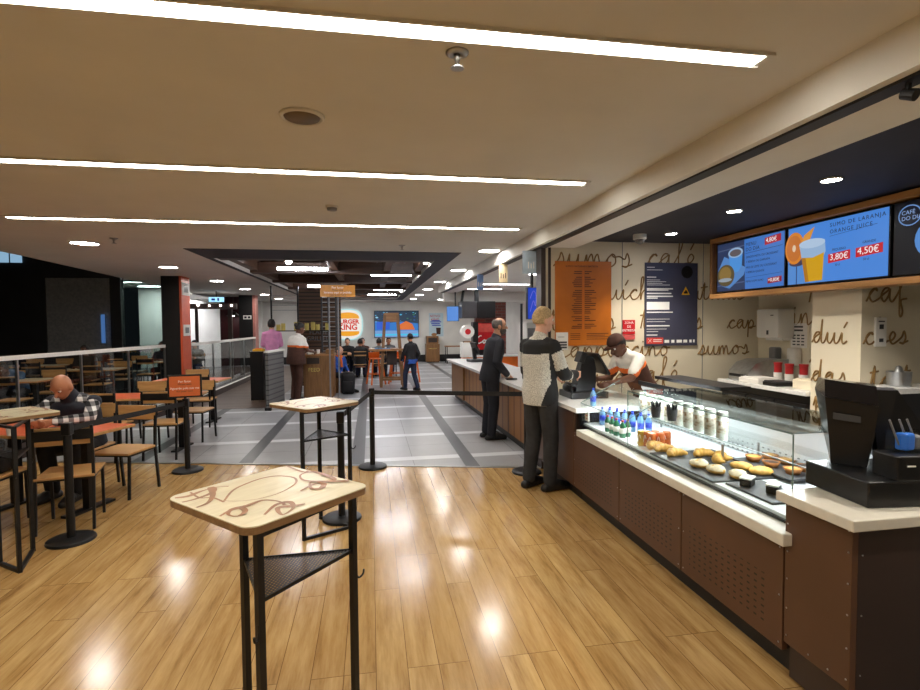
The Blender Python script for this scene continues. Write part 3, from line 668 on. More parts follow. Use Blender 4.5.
MB().lathe([(.025, .113), (.022, .111), (.001, .111)], n=14).build('lid', 'steel', cn)
lay(cn, [(2.08, 3.64, D), (2.15, 3.64, D), (2.08, 3.57, D), (2.15, 3.57, D), (2.22, 3.60, D)], ['orange drink can just inside the glass divider, ' + q for q in ('front left', 'back left', 'front right', 'back middle', 'back right')], 'orange cans')
cy = dup(cn, (2.05, 3.665, D), 0, 'yellow drink can squeezed against the glass divider'); cy.name = 'drink_can'
for ch in cy.children:
    if ch.name.startswith('body'): ch.data = ch.data.copy(); ch.data.materials[0] = M['cany']
dc = thing('dark_cup', None, 'cup'); MB().lathe([(.03, 0), (.04, .085), (.037, .085), (.03, .02)], n=16).build('body', 'dgrey', dc, 40)
m = MB()
for k in range(7): a = k * .9; m.cone2((math.cos(a) * .02, math.sin(a) * .02, .07), (math.cos(a) * .034, math.sin(a) * .034, .115), .012, .006, 7)
m.build('dried_filling', 'blackp', dc, True)
lay(dc, [(2.13, 3.60, .98), (2.17, 3.45, .98)], ['dark cup on the glass shelf near the divider, farther one', 'dark cup on the glass shelf near the divider, nearer one'], 'dark cups')
pb = thing('printed_carton', None, 'carton'); MB().lathe([(.034, 0), (.036, .01), (.038, .17), (.034, .185), (.001, .187)], n=18).build('body', 'cupp', pb, 40); MB().lathe([(.036, .172), (.036, .192), (.001, .192)], n=16).build('lid', 'paper', pb, 40); MB().lathe([(.0385, .05), (.0388, .13)], n=18).build('label_band', 'cupart', pb)
lay(pb, [(2.38, 4.22 - .13 * k, .89) for k in range(9)], ['printed white carton on the upper back shelf, %s from the far end' % ORD[k] for k in range(9)], 'printed white cartons')
o = bottle('water_bottle', 'water', 'bluecap', .028, .17, 'bottle'); o.location = (2.06, 4.47, .905 + .0); o.location = (2.10, 4.66, .905); o['label'] = 'small water bottle with blue cap standing alone on the white worktop'
o = MB().bx(1.99, 2.0, 4.52, 4.6, .78, .9).build('price_card', 'paper', None, None); tag(o, 'white price card inside the far end of the low glass section', 'card')
MB().bx(1.988, 1.9895, 4.535, 4.585, .80, .805).bx(1.988, 1.9895, 4.535, 4.585, .83, .835).bx(1.988, 1.9895, 4.535, 4.585, .86, .868).build('printed_lines', 'redsign', o)

# ------------------------------------------------------------------ tills
def hull(mb, rings_): return mb.rings([[V(p) for p in r] for r in rings_])
t = thing('cash_till', 'big black angular till at the near right corner of the counter', 'till', (2.3, 1.95, .916)); tw = t.location.copy()
def T(mb, name, m, sm=None): o = mb.build(name, m, t, sm); o.location = -tw; return o
T(MB().box((2.33, 1.955, .972), (.56, .36, .11), R(-6), .006), 'cash_drawer', 'blackp')
T(hull(MB(), [[(2.13, 2.08, 1.03), (2.225, 1.985, 1.03), (2.35, 2.1, 1.03), (2.24, 2.2, 1.03)], [(2.12, 2.085, 1.16), (2.235, 1.965, 1.16), (2.37, 2.09, 1.16), (2.24, 2.24, 1.16)], [(2.10, 2.09, 1.345), (2.24, 1.95, 1.315), (2.38, 2.1, 1.325), (2.22, 2.27, 1.36)]]), 'till_body', 'blackp')
T(hull(MB(), [[(2.10, 2.09, 1.347), (2.24, 1.95, 1.317), (2.38, 2.1, 1.327), (2.22, 2.27, 1.362)], [(2.13, 2.125, 1.425), (2.265, 1.985, 1.40), (2.37, 2.09, 1.398), (2.22, 2.25, 1.42)]]), 'customer_display', mat('glossy_black', (20, 20, 24), .12, 0, 0))
T(hull(MB(), [[(2.27, 1.97, 1.06), (2.52, 1.86, 1.06), (2.62, 2.0, 1.06), (2.4, 2.14, 1.06)], [(2.25, 2.0, 1.385), (2.34, 1.95, 1.385), (2.42, 2.04, 1.385), (2.35, 2.1, 1.385)]]), 'screen_back', 'blackp')
T(MB().box((2.27, 1.845, 1.078), (.2, .13, .105), R(-8), .006), 'receipt_printer', 'blackp')
T(MB().box((2.22, 1.785, 1.09), (.035, .003, .006), R(-8)), 'badge_mark', 'paper')
T(MB().slab([(2.118, 2.062, 1.275), (2.19, 1.99, 1.265), (2.19, 1.99, 1.235), (2.118, 2.062, 1.245)], (-.7, -.7, 0), .004), 'info_label', 'dgrey')
m = MB(); m.tube(catmull([(2.2, 1.88, 1.03), (2.23, 1.86, 1.06), (2.26, 1.88, 1.035), (2.28, 1.85, 1.07), (2.31, 1.87, 1.03)], 6), .005, 6).tube(catmull([(2.22, 1.87, 1.03), (2.25, 1.86, 1.09), (2.3, 1.86, 1.03)], 6), .004, 6); T(m, 'cable', 'black')
o = thing('plastic_tub', 'clear tub holding blue packets beside the big black till', 'tub', (2.30, 1.865, 1.131))
MB().box((0, 0, .045), (.14, .08, .09), R(-8)).build('tub_wall', 'railglass', o); MB().box((-.02, 0, .045), (.06, .05, .075), R(10), .01).build('blue_packet', mat('bright_blue_pack', (40, 120, 230), .4), o); MB().box((.04, 0, .04), (.04, .05, .06), R(-20), .01).build('grey_packet', 'grey', o)
m = MB()
for a in (-.05, 0, .04): m.cyl((a, 0, .03), (a - .04, .01, .14), .004, n=6)
m.build('pens', 'grey', o)
t = thing('payment_till', 'black till with tilted screen on the white worktop facing the capped worker', 'till', (2.26, 5.27, .905))
MB().box((0, 0, .035), (.42, .36, .07), 0, .01).build('cash_drawer', 'blackp', t)
hull(MB(), [[(-.12, -.09, .07), (.1, -.09, .07), (.1, .09, .07), (-.12, .09, .07)], [(-.06, -.06, .3), (.12, -.06, .3), (.12, .06, .3), (-.06, .06, .3)], [(-.02, -.05, .46), (.1, -.05, .43), (.1, .05, .43), (-.02, .05, .46)]]).build('stand', 'blackp', t)
MB().box((.16, 0, .36), (.03, .34, .27), 0, .01, Matrix.Rotation(R(-32), 3, 'Y')).build('screen', 'blackp', t)
MB().box((-.03, -.0, .43), (.06, .16, .12), 0, .01, Matrix.Rotation(R(20), 3, 'Y')).build('customer_display', 'blackp', t)
MB().lathe([(.001, 0), (.035, 0), (.035, .006), (.001, .006)], (0, 0, 0), 16, 1, 1.6, Matrix.Rotation(R(-78), 3, 'Y')).build('round_badge', 'grey', t, loc=(-.075, 0, .26))
MB().sphere((-.16, .02, .1), (.06, .1, .06), 12).build('paper_roll_cover', 'blackp', t, True)
o = MB().box((0, 0, 0), (.08, .16, .03), 0, .008, Matrix.Rotation(R(25), 3, 'Y')).build('card_terminal', 'blackp', None, True, (2.06, 5.12, 1.06)); tag(o, 'black card terminal on a stalk at the hand of the grey-haired customer', 'card reader')
MB().cyl((.02, .0, -.155), (0, 0, -.01), .015, n=10).build('stalk', 'black', o); MB().box((-.012, -.01, .016), (.05, .07, .006), 0, 0, Matrix.Rotation(R(25), 3, 'Y')).build('screen', 'grey', o)

# ------------------------------------------------------------------ back worktop with coffee cups and machines
t = MB().bx(4.12, 4.78, 4.27, 5.5, .1, .985).build('back_counter', 'blackp'); tag(t, 'black under-counter fridges along the cream side wall', 'fridge counter')
for k in range(3):
    d = MB().bx(4.09, 4.12, 4.28 + k * .405, 4.67 + k * .405, .15, .9, .006).build('fridge_door', 'blackp', t); MB().bx(4.075, 4.09, 4.42 + k * .405, 4.52 + k * .405, .84, .86).build('handle', 'steel', d)
    MB().bx(4.087, 4.09, 4.32 + k * .405, 4.62 + k * .405, .4, .75).build('window_pane', mat('fridge_glass_%d' % k, (70, 84, 96), .1), d)
o = MB().bx(4.06, 4.79, 4.25, 5.52, .987, 1.03, .004).build('back_worktop', 'quartz'); tag(o, 'white worktop below the towel dispenser on the side wall', 'worktop')
t = thing('panini_grill', 'grey steel machine with rounded hood at the far end of the white back worktop', 'grill', (4.42, 5.3, 1.03))
hull(MB(), [[V((x, y, 0)) for x, y in ((-.26, -.16), (.26, -.16), (.26, .16), (-.26, .16))], [V((x, y, .1)) for x, y in ((-.26, -.16), (.26, -.16), (.26, .16), (-.26, .16))], [V((x, y, .2)) for x, y in ((-.16, -.16), (.26, -.16), (.26, .16), (-.16, .16))], [V((x, y, .24)) for x, y in ((-.02, -.16), (.26, -.16), (.26, .16), (-.02, .16))]]).build('hood', 'steel', t, 30)
MB().box((-.27, 0, .06), (.03, .24, .03), 0, .005).build('handle', 'black', t)
cu = thing('cup_stack', None, 'cups'); MB().lathe([(.04, 0), (.042, .1), (.044, .102), (.044, .115), (.001, .115)], n=18).build('white_cups', 'cup', cu, 40); MB().lathe([(.038, .115), (.04, .2), (.043, .205), (.043, .225), (.001, .225)], n=18).build('red_cups', 'redcap', cu, 40)
lay(cu, [(4.40, 4.98, 1.03), (4.36, 4.78, 1.03), (4.44, 4.68, 1.03)], ['stack of white and red paper cups on the back worktop, tallest at left', 'stack of white and red paper cups on the back worktop, middle one', 'stack of white and red paper cups on the back worktop, right one beside the pillar'], 'paper cup stacks')
for k, (x, y, s, lab) in enumerate(((4.22, 5.05, (.26, .3, .05), 'tray of white napkins on the back worktop beside the steel grill'), (4.2, 4.75, (.2, .2, .04), 'black tray under the paper cup stacks'), (4.28, 4.42, (.2, .24, .09), 'cream box of stirrers on the back worktop beside the pillar'))):
    o = MB().box((0, 0, s[2] / 2), s, 0, .005).build(('napkin_tray', 'cup_tray', 'stirrer_box')[k], ('paper', 'blackp', 'cream')[k], None, None, (x, y, 1.03)); tag(o, lab, ('napkins', 'tray', 'box')[k])
    MB().box((0, 0, s[2] + .006), (s[0] * .9, s[1] * .9, .012)).build(('top_napkin', 'tray_mat', 'box_lid')[k], ('paper', 'dgrey', 'cream')[k], o)
o = thing('towel_dispenser', 'white paper towel dispenser on the cream side wall', 'dispenser', (4.795, 5.36, 1.48))
MB().bx(-.22, 0, -.17, .17, .03, .37, .02).build('housing', 'white', o, 40); MB().bx(-.12, -.02, -.13, .13, 0, .03).build('towel_slot', 'cup', o); MB().bx(-.224, -.22, -.1, -.06, .29, .3).bx(-.224, -.22, -.03, 0.0, .07, .12).build('lock_badge', 'dgrey', o)
o = thing('soap_dispenser', 'small white soap dispenser above the steel grill, right one', 'dispenser', (4.795, 4.98 + .16, 1.20)); MB().bx(-.1, 0, -.06, .06, 0, .2, .02).build('housing', 'cup', o, 40); MB().bx(-.1, -.07, -.02, .02, -.02, 0).build('nozzle', 'grey', o)
o = thing('soap_dispenser', 'small grey-white soap dispenser above the steel grill, left one', 'dispenser', (4.795, 5.42, 1.20)); MB().bx(-.1, 0, -.05, .05, 0, .2, .02).build('housing', 'grey', o, 40); MB().bx(-.1, -.07, -.02, .02, -.02, 0).build('nozzle', 'dgrey', o)
o = MB().bx(4.79, 4.8, 5.02, 5.24, 1.40, 1.68).build('wall_notice', 'paper'); tag(o, 'white printed notice beside the towel dispenser', 'notice')
m = MB()
for z in (1.64, 1.6): m.bx(4.788, 4.7905, 5.07, 5.19, z - .01, z + .01)
for a in range(3):
    for b_ in range(4): m.bx(4.788, 4.7905, 5.05 + a * .06, 5.09 + a * .06, 1.43 + b_ * .035, 1.445 + b_ * .035)
m.build('printed_lines', 'dgrey', o)
o = MB().bx(4.225, 4.335, 3.72, 3.739, 1.48, 1.73, .004).build('wall_control', 'paper'); tag(o, 'white wall control panel on the cream pillar', 'control panel')
MB().bx(4.26, 4.30, 3.717, 3.72, 1.63, 1.67).bx(4.26, 4.30, 3.717, 3.72, 1.52, 1.55).bx(4.25, 4.31, 3.717, 3.72, 1.69, 1.70).build('buttons', 'dgrey', o)
t = MB().bx(4.55, 4.93, 2.4, 3.4, 0, 1.75).build('tall_cabinet', 'dgrey'); tag(t, 'grey cabinet at the right picture edge beyond the black till', 'cabinet'); MB().bx(4.53, 4.55, 2.42, 3.38, .1, 1.7, .004).build('door', 'grey', t)
t = thing('steel_pot', 'small steel pot on the ledge behind the black till', 'pot', (4.3, 3.58, 1.16)); MB().lathe([(.08, 0), (.085, .12), (.08, .12), (.075, .02), (.001, .02)], n=20).build('body', 'steel', t, 40); MB().lathe([(.001, .02), (.06, .02), (.02, .16), (.001, .17)], n=14).build('lid', 'steel', t, True)
t = MB().bx(4.0, 4.93, 3.42, 3.70, 0, 1.12).build('back_cabinet', 'blackp'); tag(t, 'black cabinet below the cream pillar behind the till', 'cabinet'); MB().bx(3.98, 4.93, 3.41, 3.71, 1.12, 1.16).build('worktop', 'quartz', t)

# ------------------------------------------------------------------ posters on the café wall
W = 5.758
o = MB().bx(2.115, 2.81, 5.735, W, 1.437, 2.425, .003).build('menu_board', 'orangebd'); tag(o, 'orange printed menu board on the cream café wall', 'menu board')
m = MB(); rnd = random.Random(3); z = 2.30
text('SUMOS NATURAIS E BATIDOS', .03, (2.44, 5.734, 2.365), FRONT, 'txtb', parent=o)
while z > 1.62:
    if rnd.random() > .12: a = rnd.uniform(.05, .13); b_ = rnd.uniform(.05, .15); m.bx(2.44 - a, 2.44, 5.733, 5.7355, z, z + .008); m.bx(2.475, 2.475 + b_, 5.733, 5.7355, z, z + .008)
    z -= .022
for z in (1.575, 1.555, 1.535, 1.51): m.bx(2.50, 2.78 - rnd.uniform(0, .08), 5.733, 5.7355, z, z + .006); m.bx(2.30, 2.42, 5.733, 5.7355, z, z + .006)
m.build('printed_lines', 'txtb', o)
MB().bx(2.453, 2.458, 5.733, 5.7355, 1.62, 2.32).build('column_rule', 'orangecl', o)
p = MB().bx(2.12, 2.265, 5.722, 5.732, 1.39, 1.595).build('paper_notice', 'paper'); tag(p, 'white paper notice over the lower left corner of the orange board', 'notice')
m = MB()
for z in (1.41, 1.44, 1.47): m.bx(2.135, 2.25, 5.7195, 5.722, z, z + .02)
m.bx(2.14, 2.22, 5.7195, 5.722, 1.54, 1.545); m.build('printed_lines', 'dgrey', p)
o = MB().bx(3.245, 3.935, 5.735, W, 1.42, 2.42, .003).build('notice_board', 'slate'); tag(o, 'slate blue printed notice board with yellow triangle on the cream café wall', 'notice board')
m = MB()
for z, a, h in ((2.36, .1, .008), (2.33, .2, .006), (2.24, .12, .012), (2.21, .17, .006), (2.19, .25, .006), (2.17, .2, .006), (2.15, .3, .006), (2.10, .34, .014), (2.085, .28, .012), (2.045, .32, .014), (2.01, .34, .014), (1.99, .14, .012), (1.82, .34, .012), (1.74, .3, .005), (1.71, .24, .005), (1.655, .3, .014), (1.62, .26, .006), (1.59, .15, .006), (1.545, .14, .012)): m.bx(3.265, 3.265 + a, 5.733, 5.7355, z, z + h)
m.bx(3.265, 3.56, 5.733, 5.7355, 1.855, 1.95)
for x, w_ in ((3.50, .06), (3.59, .04), (3.66, .07), (3.75, .05), (3.83, .03), (3.88, .02)): m.bx(x, x + w_, 5.733, 5.7355, 1.455, 1.49)
m.build('printed_lines', 'txtw', o)
MB().bx(3.265, 3.48, 5.732, 5.7355, 1.445, 1.52).build('red_label', mat('coral_red', (206, 70, 62), .5), o)
m = MB(); m.bar((3.285, 5.731, 1.462), (3.325, 5.731, 1.505), .006, .002).bar((3.325, 5.731, 1.462), (3.285, 5.731, 1.505), .006, .002); m.bx(3.35, 3.46, 5.7305, 5.732, 1.47, 1.478).bx(3.35, 3.46, 5.7305, 5.732, 1.49, 1.498); m.build('label_print', 'txtw', o)
MB().rings([[(3.72, 5.733, 2.035), (3.83, 5.733, 2.035), (3.775, 5.733, 2.135)], [(3.72, 5.7355, 2.035), (3.83, 5.7355, 2.035), (3.775, 5.7355, 2.135)]]).build('warning_triangle', 'yellow', o)
MB().bx(3.75, 3.80, 5.7315, 5.733, 2.05, 2.075).bx(3.765, 3.79, 5.7315, 5.733, 2.075, 2.09).build('warning_pictogram', 'txtb', o)
MB().cyl((3.79, 5.7355, 2.31), (3.79, 5.732, 2.31), .075, n=24).build('dark_disc', 'blackp', o)
o = MB().bx(2.965, 3.12, 5.745, W, 1.565, 1.735).build('red_sign', 'redsign'); tag(o, 'small red and white sign on the wall above the capped worker', 'sign')
MB().bx(2.965, 3.12, 5.745, W, 1.50, 1.56).build('lower_strip', mat('pale_red', (206, 90, 90), .5), o)
text('ZONA\nDE\nENTREGA', .04, (3.042, 5.744, 1.655), FRONT, 'txtw', parent=o, line=1.15)

# ------------------------------------------------------------------ menu screens
XF = 3.90
t = thing('menu_screen_surround', 'long oak frame holding three menu screens over the café', 'frame', (4.0, 3.8, 1.97)); fw_ = t.location.copy()
def F(mb, name, m): o = mb.build(name, m, t); o.location = -fw_; return o
F(MB().bx(XF - .05, XF + .16, 1.9, 5.39, 1.97, 2.02, .002), 'lower_board', 'oak'); F(MB().bx(XF - .05, XF + .16, 1.9, 5.39, 2.595, 2.645, .002), 'upper_board', 'oak')
F(MB().bx(XF - .05, XF + .16, 5.35, 5.39, 2.02, 2.595), 'end_board', 'oakz'); F(MB().bx(XF + .1, XF + .16, 1.9, 5.35, 2.02, 2.595), 'back_board', 'blackp')
ec = {}
def EM(c, s=.9):
    k = (c, s)
    if k not in ec: ec[k] = emis('screen_%d_%d_%d' % c, c, s)
    return ec[k]
class Scr:
    def __init__(s, label, y0, y1, z0, z1, bg):
        s.y0, s.y1, s.z0, s.z1 = y0, y1, z0, z1
        s.o = MB().bx(XF, XF + .09, y1, y0, z0, z1, .004).build('menu_screen', 'blackp'); tag(s.o, label, 'screen', 'menu screens in the oak frame'); s.k = 1; s.q = [(.015, .02), (.985, .02), (.985, .98), (.015, .98)]
        s.poly('screen_image', s.q, bg)
    def p(s, u, v): return V((XF - .0006 * s.k, s.y0 + (s.y1 - s.y0) * u, s.z0 + (s.z1 - s.z0) * v))
    def poly(s, name, pts, c, e=.9):
        o = MB().rings([[s.p(*q) for q in pts], [s.p(*q) + V((.0004, 0, 0)) for q in pts]]).build(name, EM(c, e), s.o); s.k += 1; return o
    def disc(s, name, u, v, ru, rv, c, e=.9, a0=0, a1=360): return s.poly(name, [(u + ru * math.cos(R(a0 + (a1 - a0) * k / 24)), v + rv * math.sin(R(a0 + (a1 - a0) * k / 24))) for k in range(24 if a1 - a0 == 360 else 25)], c, e)
    def txt(s, st, u, v, h, m='txtb', al='LEFT', **k):
        p = s.p(u, v); s.k += 1; o = text(st, h, p, LEFTF, 'txtb', 'screen_text', s.o, al, .0002, **k); o.data.materials[0] = M.get(m) if isinstance(m, str) else m
SB = (64, 118, 196)
a = Scr('menu screen with coffee cup and croissant, leftmost in the oak frame', 5.335, 4.345, 2.035, 2.58, SB)
a.poly('wood_backdrop', [(.015, .02), (.46, .02), (.44, .98), (.015, .98)], (44, 58, 92)); a.poly('plank_line', [(.02, .83), (.44, .86), (.44, .88), (.02, .85)], (84, 96, 128)); a.poly('plank_line', [(.02, .12), (.45, .16), (.45, .18), (.02, .14)], (84, 100, 140))
a.poly('napkin', [(.03, .45), (.13, .72), (.47, .44), (.44, .3), (.22, .06), (.1, .12)], (86, 134, 196)); a.poly('coffee_cup', [(.2, .74), (.42, .78), (.41, .5), (.36, .38), (.28, .37), (.23, .48)], (78, 146, 218)); a.disc('cup_rim', .31, .76, .115, .1, (150, 180, 214)); a.disc('coffee', .31, .755, .09, .07, (96, 88, 92))
a.disc('croissant', .16, .33, .14, .22, (92, 80, 52)); a.disc('croissant_crumb', .15, .36, .1, .15, (136, 110, 60)); a.disc('croissant_fold', .15, .24, .11, .04, (150, 160, 170))
a.txt('MENU\nDO DIA', .47, .82, .052, space=1.1); a.poly('price_tag', [(.74, .79), (.95, .82), (.95, .95), (.74, .92)], (172, 30, 44)); a.txt('4,80€', .755, .87, .06, EM((250, 245, 245)))
a.poly('rule', [(.47, .70), (.97, .735), (.97, .742), (.47, .707)], (20, 30, 60)); a.txt('SANDES MISTA OU CROISSANT\n+ BEBIDA OU GARRAFA', .48, .58, .031, line=1.6); a.txt('PÃO DE LEITE OU CROISSANT\n+ BEBIDA QUENTE', .48, .38, .031, line=1.6)
a.poly('rule', [(.48, .23), (.97, .26), (.97, .265), (.48, .235)], (20, 30, 60)); a.txt('MENU COM SUMO', .48, .16, .03); a.poly('price_tag', [(.79, .08), (.97, .1), (.97, .2), (.79, .18)], (150, 30, 44)); a.txt('+0,80€', .795, .14, .05, EM((250, 245, 245)))
a = Scr('menu screen with glass of orange juice, middle one in the oak frame', 4.325, 3.335, 2.035, 2.58, (74, 136, 220))
a.poly('table_top', [(.015, .02), (.42, .02), (.42, .40), (.015, .36)], (84, 140, 210)); a.poly('board_gap', [(.11, .02), (.12, .02), (.12, .4), (.11, .4)], (40, 60, 110)); a.disc('shadow_fruit', .12, .38, .09, .06, (70, 60, 80))
a.disc('orange_peel', .09, .63, .11, .27, (216, 130, 40)); a.disc('orange_flesh', .085, .63, .085, .22, (196, 112, 44)); a.disc('orange_core', .085, .63, .02, .06, (226, 200, 170)); a.poly('orange_slice', [(.14, .6), (.2, .82), (.31, .93), (.26, .72), (.19, .6)], (220, 150, 60))
a.poly('glass_foam', [(.15, .64), (.42, .70), (.43, .5), (.40, .4), (.18, .4)], (150, 180, 214)); a.disc('glass_rim', .285, .665, .14, .075, (176, 200, 226)); a.poly('juice', [(.175, .45), (.3, .43), (.415, .49), (.40, .05), (.22, .04)], (208, 158, 20)); a.poly('juice_shade', [(.175, .45), (.22, .44), (.26, .04), (.22, .04)], (176, 118, 24))
a.txt('SUMO DE LARANJA\nORANGE JUICE', .47, .84, .047, space=1.25, line=1.2); a.poly('rule', [(.47, .72), (.9, .775), (.9, .78), (.47, .725)], (20, 40, 80))
a.poly('price_tag', [(.46, .30), (.67, .33), (.67, .47), (.46, .44)], (196, 34, 44)); a.txt('3,80€', .475, .385, .075, EM((250, 245, 245))); a.poly('price_tag', [(.72, .33), (.95, .36), (.95, .50), (.72, .47)], (196, 34, 44)); a.txt('4,50€', .735, .415, .078, EM((250, 245, 245)))
a.txt('PEQUENO', .5, .5, .028); a.txt('GRANDE', .78, .54, .028); a.txt('30 cl', .53, .26, .026); a.txt('50 cl', .79, .29, .026)
a = Scr('dark menu screen with coffee cup, rightmost in the oak frame', 3.315, 2.325, 2.035, 2.58, (12, 14, 22))
a.disc('round_emblem', .12, .8, .085, .14, (110, 150, 210)); a.disc('emblem_field', .12, .8, .076, .125, (16, 20, 36)); a.txt('CAFÉ\nDO DIA', .06, .8, .042, EM((150, 180, 230))); a.disc('cup_rim', .36, .45, .2, .3, (84, 140, 210)); a.disc('coffee', .36, .47, .16, .24, (150, 130, 80)); a.disc('coffee_dark', .39, .51, .1, .14, (60, 40, 30)); a.disc('saucer', .5, .08, .3, .03, (60, 80, 130))
# ------------------------------------------------------------------ cursive wall writing
GL = {
 'a': (1.35, [(0, .05), (.3, .5), (.85, .92), (.5, .98), (.2, .5), (.42, .03), (.8, .45), (.93, .95), (.9, .3), (1.08, .02), (1.35, .25)]),
 'b': (1.2, [(0, .1), (.35, 1.2), (.55, 2.1), (.32, 1.9), (.28, .4), (.5, .02), (.9, .4), (.75, .9), (.85, .8), (1.2, .8)]),
 'c': (1.05, [(0, .05), (.35, .6), (.75, .97), (.9, .8), (.6, .95), (.25, .5), (.5, .02), (1.05, .25)]),
 'd': (1.35, [(0, .05), (.3, .5), (.85, .9), (.45, .95), (.2, .45), (.45, .02), (.85, .6), (1.05, 2.1), (.95, .4), (1.1, .02), (1.35, .25)]),
 'e': (1.0, [(0, .05), (.5, .35), (.75, .75), (.5, 1), (.22, .55), (.48, .02), (1.0, .25)]),
 'f': (1.0, [(0, .05), (.5, 1.1), (.78, 2.0), (.55, 2.15), (.42, 1.2), (.4, -.8), (.58, -1.0), (.66, -.6), (.5, .1), (1.0, .25)]),
 'h': (1.25, [(0, .1), (.4, 1.2), (.55, 2.1), (.32, 1.9), (.25, .02), (.4, .6), (.72, .95), (.85, .5), (.95, .03), (1.25, .25)]),
 'i': (.75, [(0, .1), (.28, .95), (.27, .3), (.42, .02), (.75, .25)]),
 'l': (.8, [(0, .1), (.35, 1.2), (.5, 2.1), (.3, 1.9), (.28, .4), (.45, .02), (.8, .25)]),
 'm': (1.6, [(0, .1), (.2, .92), (.22, .02), (.35, .6), (.58, .95), (.7, .5), (.7, .02), (.85, .65), (1.05, .95), (1.18, .5), (1.25, .03), (1.6, .25)]),
 'n': (1.2, [(0, .1), (.2, .92), (.22, .02), (.38, .62), (.65, .95), (.78, .5), (.86, .03), (1.2, .25)]),
 'o': (1.2, [(0, .1), (.3, .7), (.62, .97), (.25, .6), (.4, .04), (.85, .3), (.82, .85), (.58, .97), (.75, .75), (1.2, .8)]),
 'p': (1.2, [(0, .1), (.26, .95), (.22, -1.0), (.3, .3), (.62, .95), (.92, .6), (.72, .05), (.35, .1), (1.2, .25)]),
 'r': (.95, [(0, .1), (.3, 1.05), (.4, .85), (.68, .85), (.62, .2), (.95, .25)]),
 's': (1.0, [(0, .05), (.42, .6), (.6, 1.05), (.78, .5), (.55, .02), (.18, .12), (.5, .06), (1.0, .25)]),
 't': (.9, [(0, .1), (.4, 1.85), (.33, .4), (.5, .02), (.9, .25)]),
 'u': (1.35, [(0, .1), (.24, .95), (.23, .3), (.48, .02), (.8, .5), (.92, .95), (.9, .3), (1.06, .02), (1.35, .25)]),
 'C': (1.5, [(1.3, 1.9), (1.1, 2.1), (.4, 1.6), (.15, .7), (.5, .0), (1.1, .2), (1.5, .4)]), ' ': (1.0, None)}
def cursive(mb, word, org, uvec, x, r, vvec=V((0, 0, 1)), nv=V((0, 0, 0)), flat=None):
    """one running stroke per word; returns nothing, adds tubes to mb"""
    base = {'á': 'a', 'é': 'e', 'í': 'i', 'ã': 'a', 'ç': 'c'}
    cur = 0.0; pts = []; marks = []
    def P(p): return V(org) + uvec * (p[0] * x) + vvec * (p[1] * x)
    def flush():
        if len(pts) > 1: mb.tube(catmull(pts, 4), r, 5)
        pts.clear()
    for ch in word:
        g = base.get(ch, ch)
        if g not in GL: continue
        adv, st = GL[g]
        if st is None: flush(); cur += adv; continue
        q = [P((cur + a, b)) for a, b in st]
        pts.extend(q if not pts else q[1:])
        if ch == 't': marks.append([P((cur - .05, 1.3)), P((cur + .75, 1.42))])
        if ch in 'éáí': marks.append([P((cur + .45, 1.35)), P((cur + .75, 1.85))])
        if ch == 'i': marks.append([P((cur + .3, 1.35)), P((cur + .34, 1.45))])
        if ch == 'ã': marks.append([P((cur + .3, 1.3)), P((cur + .5, 1.45)), P((cur + .7, 1.32)), P((cur + .9, 1.45))])
        cur += adv
    flush()
    for m_ in marks: mb.tube(m_, r, 5)
def write(parent, lines, m='script'):
    for wd, org, u, x in lines:
        b = MB(); cursive(b, wd, org, V(u), x, .0085); b.build('script_lettering', m, parent, True)
ux = (1, 0, 0); uy = (0, -1, 0); yb = 5.757; xs = 4.797; xp = 4.097
write(wb, [('sumos', (2.10, yb, 2.36), ux, .16), ('café', (3.27, yb, 2.38), ux, .15), ('sanduíches', (2.16, yb, 1.98), ux, .125), ('batidas', (3.72, yb, 1.98), ux, .11), ('tostas', (2.05, yb, 1.62), ux, .13), ('tostas', (3.2, yb, 1.62), ux, .13),
    ('cappuccino', (2.16, yb, 1.30), ux, .125), ('sumos', (3.96, yb, 1.30), ux, .115), ('batidos', (2.2, yb, .98), ux, .12), ('café', (3.1, yb, .98), ux, .14)])
write(wb, [('cap', (4.36, yb, 1.62), ux, .11)])
write(ws, [('uccino', (xs, 5.72, 1.66), uy, .14), ('las', (xs, 5.7, 2.02), uy, .13), ('cas', (xs, 4.98, 1.24), uy, .13), ('to', (xs, 5.0, 1.9), uy, .13)])
write(wp, [('duí', (xp, 4.23, 1.50), uy, .105), ('das', (xp, 4.23, 1.14), uy, .10), ('pi', (xp, 4.2, .9), uy, .11), ('ches', (4.12, 3.737, 1.50), ux, .105), ('tost', (4.2, 3.737, 1.12), ux, .105), ('caf', (4.14, 3.737, 1.86), ux, .12)])

